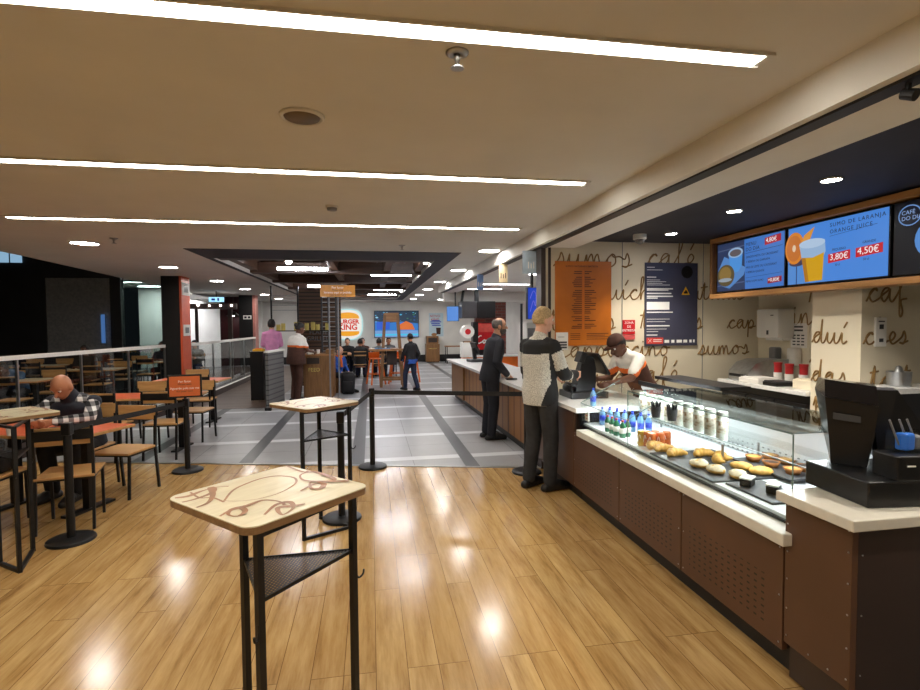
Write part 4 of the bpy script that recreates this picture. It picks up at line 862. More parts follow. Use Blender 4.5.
# ------------------------------------------------------------------ standing tables
def rrect(hx, hy, r, n=6): return [(sx * (hx - r) + r * math.cos(R(a0 + 90 * k / n)), sy * (hy - r) + r * math.sin(R(a0 + 90 * k / n))) for sx, sy, a0 in ((1, 1, 0), (-1, 1, 90), (-1, -1, 180), (1, -1, 270)) for k in range(n + 1)]
def high_table(loc, rz, legs, label, rails):
    t = thing('standing_table', label, 'table', loc, R(rz), 'high standing tables'); h = 1.05; hx = .272
    MB().prism(rrect(hx, hx, .05), h - .026, h - .002).build('table_edge', 'ply', t); top = MB().prism(rrect(hx, hx, .05), h - .002, h + .002).build('tabletop', 'maple', t)
    m = MB(); z = h + .0024; n = (0, 0, 1)
    for pts, wd in (
            ([(-0.165, 0.05), (-0.078, 0.136), (0.003, 0.171), (0.084, 0.183), (0.141, 0.156), (0.163, 0.076), (0.115, 0.003), (0.01, -0.044), (-0.082, -0.037), (-0.139, 0.004), (-0.165, 0.05)], lambda u: .008 + .005 * math.sin(u * 5)),
            ([(-0.253, 0.236), (-0.214, 0.214), (-0.153, 0.23), (-0.091, 0.226), (-0.059, 0.199)], lambda u: .014 + .008 * math.sin(u * 6)),
            ([(-0.262, 0.163), (-0.218, 0.157), (-0.148, 0.173), (-0.115, 0.211), (-0.112, 0.238), (-0.152, 0.151), (-0.208, 0.081), (-0.262, 0.062)], lambda u: .012 + .014 * math.sin(u * 3.1) ** 2),
            ([(-0.187, 0.25), (-0.2, 0.158), (-0.172, 0.115), (-0.175, 0.033)], .009),
            ([(-0.262, -0.089), (-0.218, -0.069), (-0.175, -0.069), (-0.185, -0.117), (-0.226, -0.139), (-0.237, -0.101), (-0.202, -0.062), (-0.151, -0.072), (-0.084, -0.069), (-0.058, -0.126), (-0.068, -0.18)], lambda u: .009 + .014 * math.sin(u * 7) ** 2),
            ([(-0.168, -0.204), (-0.086, -0.152), (-0.04, -0.169), (-0.071, -0.231), (-0.133, -0.256), (-0.101, -0.186), (-0.056, -0.214), (-0.021, -0.233)], lambda u: .009 + .013 * math.sin(u * 6) ** 2),
            ([(0.064, -0.097), (0.151, -0.071), (0.179, -0.093), (0.136, -0.135), (0.107, -0.111), (0.158, -0.041), (0.195, -0.074), (0.238, -0.093), (0.262, 0.003), (0.262, 0.081), (0.2, 0.08), (0.161, -0.001), (0.21, -0.097), (0.262, -0.156)], lambda u: .009 + .015 * math.sin(u * 8) ** 2),
            ([(0.26, 0.262), (0.237, 0.111), (0.262, 0.106)], .012),
            ):
        cc = catmull([(a, b, 0) for a, b in pts], 8); m.strip([(q.x, q.y, z + .0003 * k / len(cc)) for k, q in enumerate(cc)], wd, n)
        z += .0003
    m.build('ribbon_print', 'ribbon', top, recalc=False)
    inv = Matrix.Rotation(-R(rz), 4, 'Z'); LL = [inv @ (V(l) - V(loc)) for l in legs]
    for l in LL: MB().bar((l.x, l.y, 0), (l.x, l.y, h - .026), .024).build('leg', 'black', t)
    for a, b in rails: MB().bar((LL[a].x, LL[a].y, .012), (LL[b].x, LL[b].y, .012), .024).build('base_rail', 'black', t)
    m = MB()
    for a, b in ((0, 1), (1, 2), (2, 0)): m.bar((LL[a].x, LL[a].y, h - .036), (LL[b].x, LL[b].y, h - .036), .018)
    m.build('top_rail', 'black', t)
    tri = [V((l.x, l.y, .79)) for l in LL[:3]]; cen = sum(tri, V()) / 3
    MB().slab([p + (cen - p) * .03 for p in tri], (0, 0, 1), .004).build('mesh_shelf', 'mesh', t)
    m = MB()
    for a, b in ((0, 1), (1, 2), (2, 0)): m.bar(tri[a], tri[b], .006, .014)
    m.build('shelf_rim', 'black', t)
    for i in (1, 2):
        d = (LL[i] - cen); d.z = 0; d.normalize(); q = V((LL[i].x, LL[i].y, .72)); q += d * .012
        MB().tube(catmull([q, q + V((0, 0, -.03)), q + d * .012 + V((0, 0, -.05)), q + d * .03 + V((0, 0, -.04)), q + d * .034 + V((0, 0, -.022))], 5), .004, 6).build('bag_hook', 'black', t)
high_table((-.395, 2.095, 0), 45, [(-.50, 2.09, 0), (-.375, 1.755, 0), (-.085, 2.10, 0)], 'tall square standing table with ribbon print, nearest to the viewer', [(0, 1), (1, 2)])
high_table((-.48, 4.48, 0), 43, [(-.545, 4.17, 0), (-.19, 4.36, 0), (-.46, 4.62, 0)], 'tall square standing table with ribbon print, beside the belt barrier posts', [(0, 1), (1, 2)])
high_table((-2.75, 4.41, 0), 50, [(-2.65, 4.15, 0), (-2.43, 3.99, 0), (-2.56, 4.36, 0)], 'tall square standing table cut by the left picture edge', [(0, 1), (1, 2)])

# ------------------------------------------------------------------ belt barrier posts
def post(x, y, label, h=.95):
    t = thing('barrier_post', label, 'barrier post', (x, y, 0), 0, 'black belt barrier posts')
    MB().lathe([(.001, 0), (.165, 0), (.17, .006), (.165, .022), (.15, .03), (.04, .036), (.001, .036)], n=32).build('base', 'black', t, 40); MB().lathe([(.03, .036), (.03, h - .1), (.001, h - .1)], n=20).build('pole', 'black', t, 40)
    MB().box((0, 0, h - .05), (.066, .066, .10), 0, .008).build('belt_head', 'blackp', t); return t
p1 = post(-2.38, 4.52, 'black belt barrier post beside the left standing table'); p2 = post(-2.15, 6.47, 'black belt barrier post carrying the orange sign', .86)
p3 = post(-.275, 4.58, 'black belt barrier post behind the second standing table'); p4 = post(-.005, 6.2, 'black belt barrier post on the grey tile edge, left end of the long belt'); p5 = post(1.73, 5.63, 'black belt barrier post half hidden by the grey-haired customer')
def belt(a, b, za, zb, label):
    a, b = V((a.location.x, a.location.y, za)), V((b.location.x, b.location.y, zb)); d = (b - a).normalized() * .034; a = a + d; b = b - d
    o = MB().slab([a + V((0, 0, -.025)), b + V((0, 0, -.025)), b + V((0, 0, .025)), a + V((0, 0, .025))], V((0, 0, 1)).cross(b - a).normalized(), .003).build('barrier_belt', 'bag'); tag(o, label, 'belt')
    e = (b - a).normalized(); MB().bar(b - e * .012, b - e * .001, .012, .056).build('belt_clip', 'blackp', o)
belt(p1, p2, .90, .80, 'black belt from the left post to the post with the orange sign'); belt(p3, p4, .90, .90, 'black belt running back beside the second standing table'); belt(p4, p5, .90, .90, 'long black belt across the grey tiles towards the counter')
sg = thing('orange_sign', 'orange sign in a black frame on top of a barrier post', 'sign', (-2.15, 6.45, .87), R(10))
MB().box((0, .01, .135), (.36, .02, .27), 0, .008).build('frame', 'blackp', sg); MB().box((0, -.002, .135), (.32, .006, .23)).build('sign_face', mat('orange_sign_face', (206, 104, 52), .5, var=.02), sg); MB().cyl((0, .01, -.02), (0, .01, .01), .015, n=10).build('mount', 'black', sg)
for s, z, m in (('Por favor', .19, 'txtw'), ('Please wait', .158, 'txtb'), ('Aguarde pela sua vez', .112, 'txtw'), ('for your turn', .078, 'txtb')): text(s, .036 if m == 'txtw' else .032, (0, -.0055, z), FRONT, m, parent=sg)

# ------------------------------------------------------------------ seating on the left
def make_chair(label):
    t = thing('cafe_chair', label, 'chair', (0, 0, 0), 0, 'wooden café chairs with black frames')
    MB().box((0, 0, .452), (.42, .42, .022), 0, .006).build('seat', 'chairwood', t); MB().box((0, -.205, .80), (.42, .016, .15), 0, .005).build('backrest', 'chairwood', t); MB().box((0, -.222, .81), (.43, .01, .085)).build('back_plate', 'black', t)
    for sx in (-1, 1):
        MB().bar((sx * .19, .19, 0), (sx * .19, .17, .441), .022).build('leg', 'black', t); MB().bar((sx * .2, -.235, 0), (sx * .2, -.19, .44), .022).bar((sx * .2, -.19, .44), (sx * .2, -.214, .88), .022).build('leg', 'black', t)
    MB().bar((-.19, .17, .43), (.19, .17, .43), .018).bar((-.19, -.18, .43), (.19, -.18, .43), .018).bar((-.19, -.18, .43), (-.19, .17, .43), .018).bar((.19, -.18, .43), (.19, .17, .43), .018).build('seat_frame', 'black', t); return t
chair0 = make_chair('c'); used = []
def chair(x, y, rz, label):
    o = chair0 if not used else dup(chair0); used.append(o); o.location = (x, y, 0); o.rotation_euler = (0, 0, R(rz)); o['label'] = label; return o
def dtable(x, y, rz, sx, sy, label, m='orange', grp='low café tables'):
    t = thing('cafe_table', label, 'table', (x, y, 0), R(rz), grp)
    MB().box((0, 0, .735), (sx, sy, .026), 0, .003).build('wood_edge', 'chairwood', t); MB().box((0, 0, .749), (sx - .03, sy - .03, .004)).build('tabletop', m, t)
    for s in (-1, 1):
        MB().bar((s * (sx / 2 - .22), 0, .02), (s * (sx / 2 - .22), 0, .722), .07).build('leg', 'black', t); MB().box((s * (sx / 2 - .22), 0, .012), (.09, sy * .75, .022)).build('foot_bar', 'black', t)
    return t
dtable(-3.0, 5.42, -20, 1.25, .66, 'low orange table in front of the man in the plaid sleeves')
chair(-2.58, 4.94, 14, 'wooden chair with its back to the viewer beside the left belt post'); chair(-2.50, 5.72, 165, 'wooden chair facing the viewer at the right end of the plaid-sleeved man\'s table'); chair(-3.25, 4.98, -6, 'wooden chair at the left picture edge behind the standing table'); chair(-2.98, 5.95, 172, 'wooden chair under the man in plaid sleeves')
dtable(-3.05, 7.75, -5, 1.3, .66, 'low orange table behind the orange sign post')
chair(-2.66, 7.30, -4, 'wooden chair with black back just left of the orange sign post'); chair(-3.35, 7.26, -4, 'wooden chair with black back behind the plaid-sleeved man'); chair(-3.3, 8.28, 176, 'wooden chair facing the viewer at the far side of the second orange table'); chair(-2.62, 8.25, 172, 'wooden chair half hidden behind the orange sign')
dtable(-3.2, 9.9, -5, 1.2, .66, 'low orange table third from the front, by the column'); chair(-2.9, 9.45, 0, 'wooden chair at the near side of the table by the column'); chair(-3.3, 10.4, 180, 'wooden chair at the far side of the table by the column')
o = thing('paper_cup', 'small white cup on the left end of the plaid-sleeved man\'s table', 'cup', (-3.15, 5.13, .751)); MB().lathe([(.025, 0), (.034, .08), (.031, .08), (.024, .005), (.001, .005)], n=18).build('cup_wall', 'cup', o, 40); MB().lathe([(.001, .07), (.031, .07), (.031, .072)], n=14).build('coffee', 'choc', o)
o = MB().box((0, 0, .005), (.075, .155, .009), 0, .003).build('smartphone', 'blackp', None, None, (-2.92, 5.36, .752), R(60)); tag(o, 'black phone lying under the hands of the man in plaid', 'phone'); MB().box((0, 0, .0098), (.068, .14, .001)).build('screen', 'dgrey', o)
t = thing('shoulder_bag', 'grey-black bag slung over the chair at the left picture edge', 'bag', (-3.25, 5.0, .466)); m = MB(); m.box((0, 0, .09), (.36, .26, .18), 0, .05)
for v in m.bm.verts: v.co += V((noise.noise(v.co * 7), noise.noise(v.co * 7 + V((3, 0, 0))), noise.noise(v.co * 9) * .5)) * .03; v.co.z = max(v.co.z, 0.0)
m.build('body', 'bag', t, True); MB().tube(catmull([(-.12, 0, .16), (-.1, .05, .26), (.1, .05, .26), (.12, 0, .16)], 6), .01, 8).build('strap', 'dgrey', t)
# tables and chairs in the dark hall beyond the balustrade
hall = [(-6.3, 8.2), (-6.5, 10.6), (-6.3, 13.0), (-6.2, 15.4), (-8.6, 9.4), (-8.8, 12.0), (-8.4, 14.6)]
for k, (x, y) in enumerate(hall):
    w_ = '%s in the row %s the balustrade' % (ORD[k % 4], 'nearest' if k < 4 else 'farther from')
    dtable(x, y, 0, 1.3, .7, 'low table in the dark hall, %s' % w_, 'maple', 'tables in the dark hall')
    for sx, sy, r_, q in ((-.35, -.5, 0, 'near left'), (.35, -.5, 0, 'near right'), (-.35, .5, 180, 'far left'), (.35, .5, 180, 'far right')): chair(x + sx, y + sy, r_, 'dark hall wooden chair, %s of table %s' % (q, w_))
t = thing('doorway_surround', 'dark wooden frame with lamps around a corridor doorway beyond the column', 'frame', (-5.0, 17.6, 0))
for sx in (-.75, .55): MB().bar((sx, 0, 0), (sx - .05 if sx < 0 else sx, 0, 2.3), .12).build('upright', 'darkbrown', t)
MB().bx(-.9, .75, -.1, .1, 2.25, 2.42).build('lintel', 'darkbrown', t); MB().bx(-.5, -.42, -.04, .04, 0, 2.25).build('inner_upright', 'darkbrown', t)
for k in range(5): MB().sphere((-.7 + k * .33, -.11, 2.36), .022, 8).build('lamp_bulb', 'down', t)
t = thing('pendant_lamp', 'dark pendant lamp hanging in the corridor doorway', 'lamp', (-4.7, 19.0, 2.05)); MB().lathe([(.05, .16), (.22, 0), (.21, 0), (.04, .15)], n=20).build('shade', 'darkbrown', t, True); MB().sphere((0, 0, .04), .05, 10).build('bulb', 'down', t); MB().cyl((0, 0, .15), (0, 0, .7), .008, n=6).build('cable', 'black', t)
# ------------------------------------------------------------------ restaurant area further back
# tray return and kiosk corner
t = thing('partition_screen', 'grey mesh partition with white top rail beside the brown-uniformed worker', 'partition', (-1.98, 11.2, 0), R(80))
MB().bx(-.45, .45, -.03, .03, .06, 1.16).build('panel', slatted('grey_louvre', (112, 112, 112), (70, 70, 72), .1), t); MB().bx(-.48, .48, -.045, .045, 1.16, 1.2).build('top_rail', 'white', t)
for s in (-1, 1): MB().bx(s * .42 - .03, s * .42 + .03, -.06, .06, 0, .06).build('foot', 'black', t)
t = thing('tray_return_cabinet', 'brown wooden tray-return cabinet in front of the brown-uniformed worker', 'cabinet', (-1.2, 12.5, 0))
MB().bx(-.34, .34, -.28, .3, .05, 1.0).build('body', 'oakz', t); MB().bx(-.36, .36, -.3, .32, 1.0, 1.04).build('top', 'oakx', t); MB().bx(.16, .34, -.28, .3, 1.04, 1.14).build('raised_side', 'oakz', t); MB().bx(-.3, .3, -.2, .28, 0, .05).build('plinth', 'black', t)
d = MB().bx(-.3, .05, -.296, -.28, .1, .8).build('door', 'oakz', t); MB().bx(-.26, .02, -.3, -.28, .82, .96).build('flap', 'darkbrown', t)
text('FEED', .12, (-.1, -.298, .68), FRONT, 'yelcup', parent=d)
for k, (x, y, z) in enumerate(((-1.35, 12.35, 1.04), (-1.22, 12.4, 1.04))):
    o = MB().lathe([(.03, 0), (.04, .1), (.037, .1), (.001, .01)], n=14).build('paper_cup', 'cup', None, 40, (x, y, z)); tag(o, 'white cup on the wooden tray-return cabinet, %s one' % ('left', 'right')[k], 'cup')
t = thing('shelf_rack', 'tall black open rack with paper crowns behind the brown-uniformed worker', 'rack', (-1.62, 14.2, 0))
for x in (-.95, -.28, .33, .50, .70): MB().bx(x - .02, x + .02, -.02, .02, 0, 2.75).build('post', 'dgrey' if x > .2 else 'black', t)
for z in (1.55,): MB().bx(-.95, .70, -.15, .15, z, z + .025).build('shelf', 'black', t)
m = MB()
for k in range(15): m.bx(.33, .70, -.012, .012, .75 + k * .13, .765 + k * .13)
for k in range(4): m.bx(-.95, -.28, -.012, .012, 2.1 + k * .13, 2.115 + k * .13)
m.build('slats', 'steel', t)
for k, x in enumerate((-2.4, -2.28, -1.95, -1.84, -1.68, -1.52, -1.4, -1.15)):
    m = MB(); n = 16; m.rings([[V((math.cos(2 * math.pi * i / n) * .055, math.sin(2 * math.pi * i / n) * .055, z + (.05 if i % 2 and z > .05 else 0))) for i in range(n)] for z in (0, .12 + .03 * (k % 3))], cap=False)
    o = m.build('paper_hat', 'yelcup', None, None, (x, 14.2, 1.575)); tag(o, 'straw-coloured paper crown on the black rack shelf, %s from the left' % ORD[k], 'paper crown', 'paper crowns on the rack')
t = thing('slat_screen', 'dark brown slatted screen wall with faint lettering behind the rack', 'screen', (-1.25, 14.9, 0)); MB().bx(-.72, .42, -.03, .03, .02, 2.72).build('panel', 'slatbrown', t); text('FLAME\nGRILLED', .17, (-.2, -.034, 1.42), FRONT, 'grey', parent=t)
# hanging orange sign
t = thing('hanging_sign', 'orange sign hanging from the brown ceiling beams', 'sign', (-.73, 12.0, 2.34)); MB().bx(-.385, .385, -.015, .015, 0, .265).build('board', mat('amber_sign', (196, 130, 44), .5, var=.05), t)
for s, z, m, h in (('Por favor', .21, 'txtw', .07), ('Please take', .155, 'txtb', .055), ('levante aqui o pedido', .10, 'txtw', .07), ('your order here', .045, 'txtb', .055)): text(s, h, (0, -.0165, z), FRONT, m, parent=t)
for s in (-.3, .3): MB().cyl((s, 0, .265), (s, 0, .5), .006, n=6).build('hanger', 'black', t)
for s in (-.2, 0): MB().cyl((s, .02, 0), (s, .02, -2.34), .018, n=8).build('upright', 'grey', t)
# logo on the far wall
t = thing('wall_logo', 'round illuminated burger logo on the far white wall', 'logo', (-1.02, 23.52, 1.73))
def bun(hw, zt, zb, zm, top):
    if top: return [(-hw, zm)] + [(-hw * math.cos(math.pi * k / 20) if 0 < k < 20 else (-hw if k == 0 else hw), zm + (zt - zm) * math.sin(math.pi * k / 20) ** .7) for k in range(1, 20)] + [(hw, zm)]
    return [(hw, zm)] + [(hw * math.cos(math.pi * k / 20), zm - (zm - zb) * math.sin(math.pi * k / 20) ** .55) for k in range(1, 20)] + [(-hw, zm)]
def se(a, b, e=2.8, n=40): return [(abs(math.cos(2 * math.pi * k / n)) ** (2 / e) * a * (1 if math.cos(2 * math.pi * k / n) >= 0 else -1), abs(math.sin(2 * math.pi * k / n)) ** (2 / e) * b * (1 if math.sin(2 * math.pi * k / n) >= 0 else -1)) for k in range(n)]
def flat(pts, y0, y1, name, m, p): return MB().rings([[V((a, y0, b)) for a, b in pts], [V((a, y1, b)) for a, b in pts]]).build(name, m, p)
flat(se(.66, .70), 0, .06, 'lightbox_rim', emis('logo_rim', (190, 235, 235), .9), t); flat(se(.61, .65), -.01, 0, 'lightbox_face', emis('logo_face', (250, 246, 238), .85), t)
flat(bun(.50, .54, 0, .26, True), -.016, -.01, 'top_bun', emis('logo_bun', (246, 168, 30), .9), t); flat(bun(.50, 0, -.52, -.30, False), -.016, -.01, 'bottom_bun', emis('logo_bun', (246, 168, 30), .9), t)
for s, z, h in (('BURGER', .12, .26), ('KING', -.13, .34)): q = text(s, h, (0, -.016, z), FRONT, 'redsign', parent=t, extrude=.003, offset=.012, sx=1.02); q.data.materials[0] = EM((222, 48, 32), .85)
# large screen on far wall
t = MB().bx(.14, 2.15, 23.5, 23.58, 1.12, 2.34, .01).build('wall_screen', 'blackp'); tag(t, 'large bright television on the far wall behind the wooden tower', 'screen')
rnd = random.Random(5); m_ = []
def tvp(name, pts, c, k): MB().rings([[V((.17 + 1.95 * u, 23.499 - .001 * k, 1.15 + 1.16 * v)) for u, v in pts], [V((.17 + 1.95 * u, 23.4995 - .001 * k, 1.15 + 1.16 * v)) for u, v in pts]]).build(name, EM(c), t)
tvp('screen_image', [(0, 0), (1, 0), (1, 1), (0, 1)], (40, 120, 200), 0); tvp('lower_band', [(0, 0), (1, 0), (1, .25), (0, .25)], (120, 160, 214), 1); tvp('lower_stripe', [(0, .06), (1, .06), (1, .12), (0, .12)], (60, 200, 236), 2); tvp('dark_trees', [(0, .62), (.3, .55), (.62, .6), (1, .52), (1, 1), (0, 1)], (24, 52, 74), 1)
for k in range(26): u, v = rnd.uniform(.02, .95), rnd.uniform(.58, .97); s = rnd.uniform(.012, .04); tvp('bright_patch', [(u, v - s), (u + s, v), (u, v + s), (u - s, v)], ((90, 190, 236), (60, 120, 90), (150, 210, 236), (30, 80, 150))[k % 4], 2 + k)
tvp('orange_tent', [(.5, .28), (.92, .28), (.86, .5), (.72, .62), (.58, .5)], (222, 112, 40), 30); tvp('blue_panel', [(.04, .3), (.34, .3), (.34, .62), (.04, .58)], (30, 90, 210), 30)
t = MB().bx(2.62, 3.28, 23.54, 23.59, .98, 2.22, .005).build('wall_poster', mat('pale_blue_poster', (190, 214, 224), .5, var=.03)); tag(t, 'tall pale poster with red heading on the far wall', 'poster')
m = MB()
for z, a, b in ((1.86, .12, .5), (1.8, .06, .56), (1.72, .1, .5), (1.64, .14, .54)): m.bx(2.62 + a, 2.62 + b, 23.535, 23.54, z, z + .04)
m.build('printed_lines', 'bluecap', t); text('NOVO\nKING', .16, (2.9, 23.536, 2.0), FRONT, 'redsign', parent=t); MB().bx(2.62, 3.28, 23.536, 23.54, .98, 1.15).build('lower_band', 'paper', t); MB().lathe([(.09, 0), (.11, .3), (.001, .3)], (3.05, 23.53, 1.25), 14, 1, .1).build('printed_drink', 'choc', t); MB().sphere((2.85, 23.535, 1.24), (.13, .01, .07), 12).build('printed_burger', 'oakx', t, True)
# wooden bin, high table
t = thing('waste_bin_cabinet', 'brown wooden waste cabinet against the far wall', 'cabinet', (2.72, 23.2, 0)); MB().bx(-.3, .3, -.25, .3, .04, .82).build('body', 'oakz', t); MB().bx(-.26, .26, -.2, .3, .82, 1.18).build('upper_box', 'oakz', t); MB().bx(-.2, .2, -.21, -.2, .9, 1.1).build('flap', 'darkbrown', t); MB().bx(-.28, .28, -.2, .3, 0, .04).build('plinth', 'black', t); text('OBRIGADO', .07, (0, -.255, .62), FRONT, 'yelcup', parent=t)
t = thing('wooden_table', 'small wooden table right of the waste cabinet', 'table', (3.6, 22.4, 0)); MB().bx(-.4, .4, -.3, .3, .72, .76).build('tabletop', 'oakx', t)
for sx in (-.36, .36):
    for sy in (-.26, .26): MB().bar((sx, sy, 0), (sx, sy, .72), .035).build('leg', 'black', t)
t = thing('wooden_chair', 'wooden chair beside the small far table', 'chair', (4.2, 22.3, 0)); MB().bx(-.2, .2, -.2, .2, .44, .47).build('seat', 'oakx', t); MB().bx(-.2, .2, .18, .21, .6, .95).build('backrest', 'oakx', t)
for sx in (-.18, .18): MB().bar((sx, -.18, 0), (sx, -.18, .44), .03).build('leg', 'black', t); MB().bar((sx, .19, 0), (sx, .19, .95), .03).build('leg', 'black', t)
# tall wooden tower with high table and orange stools
t = thing('wooden_tower_table', 'tapered wooden tower rising through a high counter-height table', 'table', (.55, 14.4, 0))
for sx in (-1, 1):
    for sy in (-1, 1): MB().bar((sx * .30, sy * .26, 0), (sx * .17, sy * .12, 2.0), .075).build('upright', 'oakz', t)
MB().bx(-.2, .2, -.16, .16, 1.78, 2.03).build('top_box', 'oakx', t); MB().bx(-.62, .38, -.35, .35, 1.0, 1.05).build('tabletop', 'oakx', t); MB().bx(-.3, .3, -.27, -.21, .18, .24).bx(-.3, .3, .21, .27, .18, .24).build('foot_rail', 'oakz', t); MB().bx(-.14, .14, -.12, .12, .6, 1.0).build('cable_box', 'darkbrown', t)
o = MB().box((0, 0, .008), (.42, .3, .016), 0, .005).build('food_tray', 'water', None, None, (.3, 14.25, 1.052)); tag(o, 'blue-white tray lying on the high tower table', 'tray'); MB().box((.05, 0, .03), (.12, .1, .03), 0, .008).build('paper_box', 'paper', o)
def stool(x, y, rz, label):
    t = thing('metal_stool', label, 'stool', (x, y, 0), R(rz), 'orange metal stools'); MB().box((0, 0, .735), (.3, .3, .03), 0, .012).build('seat', 'orangem', t); MB().bx(-.16, .16, .13, .15, .75, .92, .005).build('low_back', 'orangem', t)
    for sx in (-1, 1):
        for sy in (-1, 1): MB().bar((sx * .21, sy * .21, 0), (sx * .13, sy * .13, .72), .045, .02).build('leg', 'orangem', t)
    MB().bar((-.17, -.17, .3), (.17, -.17, .3), .02).bar((-.17, .17, .3), (.17, .17, .3), .02).bar((-.17, -.17, .3), (-.17, .17, .3), .02).bar((.17, -.17, .3), (.17, .17, .3), .02).build('foot_ring', 'orangem', t)
stool(.12, 14.95, 20, 'orange metal stool left of the wooden tower'); stool(.72, 15.1, -10, 'orange metal stool behind the wooden tower'); stool(1.15, 15.3, 10, 'orange metal stool behind the walking boy')
# dining tables near the far wall
for k, (x, y) in enumerate(((-.75, 17.3), (.35, 17.6), (-1.9, 18.6))):
    t = thing('dining_table', 'dark dining table near the far wall, %s of three' % ('middle', 'right', 'left')[k], 'table', (x, y, 0)); MB().bx(-.5, .5, -.35, .35, .73, .76).build('tabletop', 'oakx', t); MB().bar((0, 0, .02), (0, 0, .73), .08).build('pedestal', 'black', t); MB().bx(-.3, .3, -.25, .25, 0, .02).build('foot', 'black', t)
for k, (x, y, r_) in enumerate(((-.95, 16.7, 0), (-.35, 16.7, 0), (-.8, 18.0, 180), (-.3, 18.0, 180), (.25, 17.0, 0), (.6, 17.05, 0), (.5, 18.3, 180))):
    o = dup(chair0, (x, y, 0), R(r_), 'black-backed chair at the far dining tables, ' + ('near row, leftmost', 'near row, second from left', 'far row, leftmost', 'far row, second from left', 'near row, third from left', 'near row, rightmost', 'far row, rightmost')[k]); o['group'] = 'chairs at the far dining tables'
# second counter
t = MB().prism([(1.97, 6.05), (2.65, 6.05), (2.65, 11.95), (1.86, 11.95)], .12, .845).build('order_counter', 'slathoriz'); tag(t, 'long wood-fronted order counter with the man in the dark suit', 'counter')
MB().prism([(2.02, 6.05), (2.6, 6.05), (2.6, 11.9), (1.92, 11.9)], 0, .12).build('kickboard', 'kick', t)
for y in (7.2, 8.6, 10.0): x = 1.97 - .11 * (y - 6.05) / 5.9; MB().bx(x - .004, x + .01, y - .006, y + .006, .13, .84).build('panel_joint', 'darkbrown', t)
MB().bx(1.845, 1.88, 10.4, 11.9, .13, .845).build('dark_panel', 'oakz', t); MB().bx(1.95, 2.6, 6.0, 6.05, .1, .845).build('end_panel', 'dgrey', t)
o = MB().prism([(1.885, 6.0), (2.7, 6.0), (2.7, 12.0), (1.74, 12.0)], .845, .89).build('counter_worktop', 'quartz'); tag(o, 'white worktop of the long wood-fronted order counter', 'worktop')
t = thing('snack_rack', 'small rack of red and white packets at the near end of the wood counter', 'rack', (1.915, 5.965, .0)); MB().bx(0, .03, -.03, .03, 0, .82).build('back_plate', 'dgrey', t)
for k in range(6): MB().bx(-.02, .0, -.028, .028, .14 + k * .115, .23 + k * .115).build('packet', ('redsign', 'paper', 'orangem')[k % 3], t)
def reg(x, y, rz, label):
    t = thing('order_till', label, 'till', (x, y, .89), R(rz)); MB().bx(-.16, .16, -.14, .14, 0, .06, .01).build('base', 'dgrey', t); MB().bar((0, 0, .06), (0, .03, .3), .07).build('stand', 'blackp', t); MB().box((0, 0, .3), (.34, .035, .26), 0, .008, Matrix.Rotation(R(-20), 3, 'X')).build('screen', 'blackp', t); MB().box((0, -.06, .22), (.12, .05, .16), 0, .01).build('card_reader', 'grey', t)
reg(2.2, 10.9, 100, 'dark till at the far end of the long wood-fronted counter'); reg(2.35, 7.2, 100, 'dark till on the wood-fronted counter beyond the man in the suit')
o = MB().box((0, 0, .01), (.16, .09, .02), 0, .006).build('card_terminal', 'blackp', None, None, (2.0, 7.25, .892)); tag(o, 'flat black terminal on the counter at the hand of the man in the suit', 'card reader'); MB().box((0, .0, .021), (.1, .06, .003)).build('keypad', 'grey', o)
t = MB().bx(2.42, 4.5, 12.6, 13.2, 0, .88).build('drinks_counter', 'orangem'); tag(t, 'low orange-fronted back counter behind the far till', 'counter'); MB().bx(2.40, 4.5, 12.55, 13.25, .88, .92).build('worktop', 'quartz', t)
t = thing('drinks_machine', 'red and black drinks fountain with white script on the back counter', 'drinks machine', (2.84, 12.9, .92)); MB().bx(-.27, .27, -.2, .2, 0, .14).build('base', 'blackp', t); MB().bx(-.27, .27, -.25, .2, .14, .80).build('front', 'cokered', t); MB().bx(-.27, .27, -.255, -.25, .58, .78).build('light_band', mat('pale_red_band', (206, 80, 70), .4), t)
m = MB(); cursive(m, 'Coca', (-.24, -.262, .30), V((1, 0, 0)), .092, .014); m.build('script_lettering', 'txtw', t, True)
t = thing('ceiling_cabinet', 'black and grey box hung above the drinks fountain', 'cabinet', (2.80, 13.6, 1.86)); MB().bx(-.05, .45, -.3, .3, 0, .44, .01).build('black_half', 'blackp', t); MB().bx(-.45, -.05, -.3, .3, 0, .44, .01).build('grey_half', 'dgrey', t); MB().bx(-.05, .05, -.05, .05, .44, .76).build('hanger', 'black', t)
t = thing('coffee_tower', 'white and black machine with round top beside the drinks fountain', 'machine', (2.30, 12.35, .0)); MB().bx(-.13, .13, -.15, .15, 0, .9).build('stand', 'orangem', t); MB().bx(-.15, .15, -.16, .16, .9, 1.25).build('lower_body', 'white', t); MB().lathe([(.001, -.12), (.16, -.12), (.16, .12), (.001, .12)], (0, 0, 1.52), 24, 1, 1, Matrix.Rotation(R(90), 3, 'X')).build('round_head', 'paper', t, 40); MB().lathe([(.001, -.01), (.07, -.01), (.07, .01), (.001, .01)], (0, -.125, 1.52), 20, 1, 1, Matrix.Rotation(R(90), 3, 'X')).build('round_badge', 'redsign', t); MB().bx(.13, .26, -.1, .15, 1.2, 1.75).build('black_side', 'blackp', t)
t = MB().bx(3.45, 4.5, 11.2, 11.9, 0, 1.72).build('upright_fridge', 'white'); tag(t, 'tall white and grey fridge behind the man in the suit', 'fridge'); MB().bx(3.47, 3.95, 11.17, 11.2, .1, 1.6, .005).build('door', 'grey', t); MB().bx(3.98, 4.48, 11.17, 11.2, .1, 1.6, .005).build('door', 'dgrey', t); MB().bx(4.05, 4.4, 11.155, 11.17, 1.1, 1.5).build('paper_sheet', 'paper', t); MB().bx(3.92, 3.95, 11.14, 11.17, .6, 1.3).build('handle', 'steel', t)
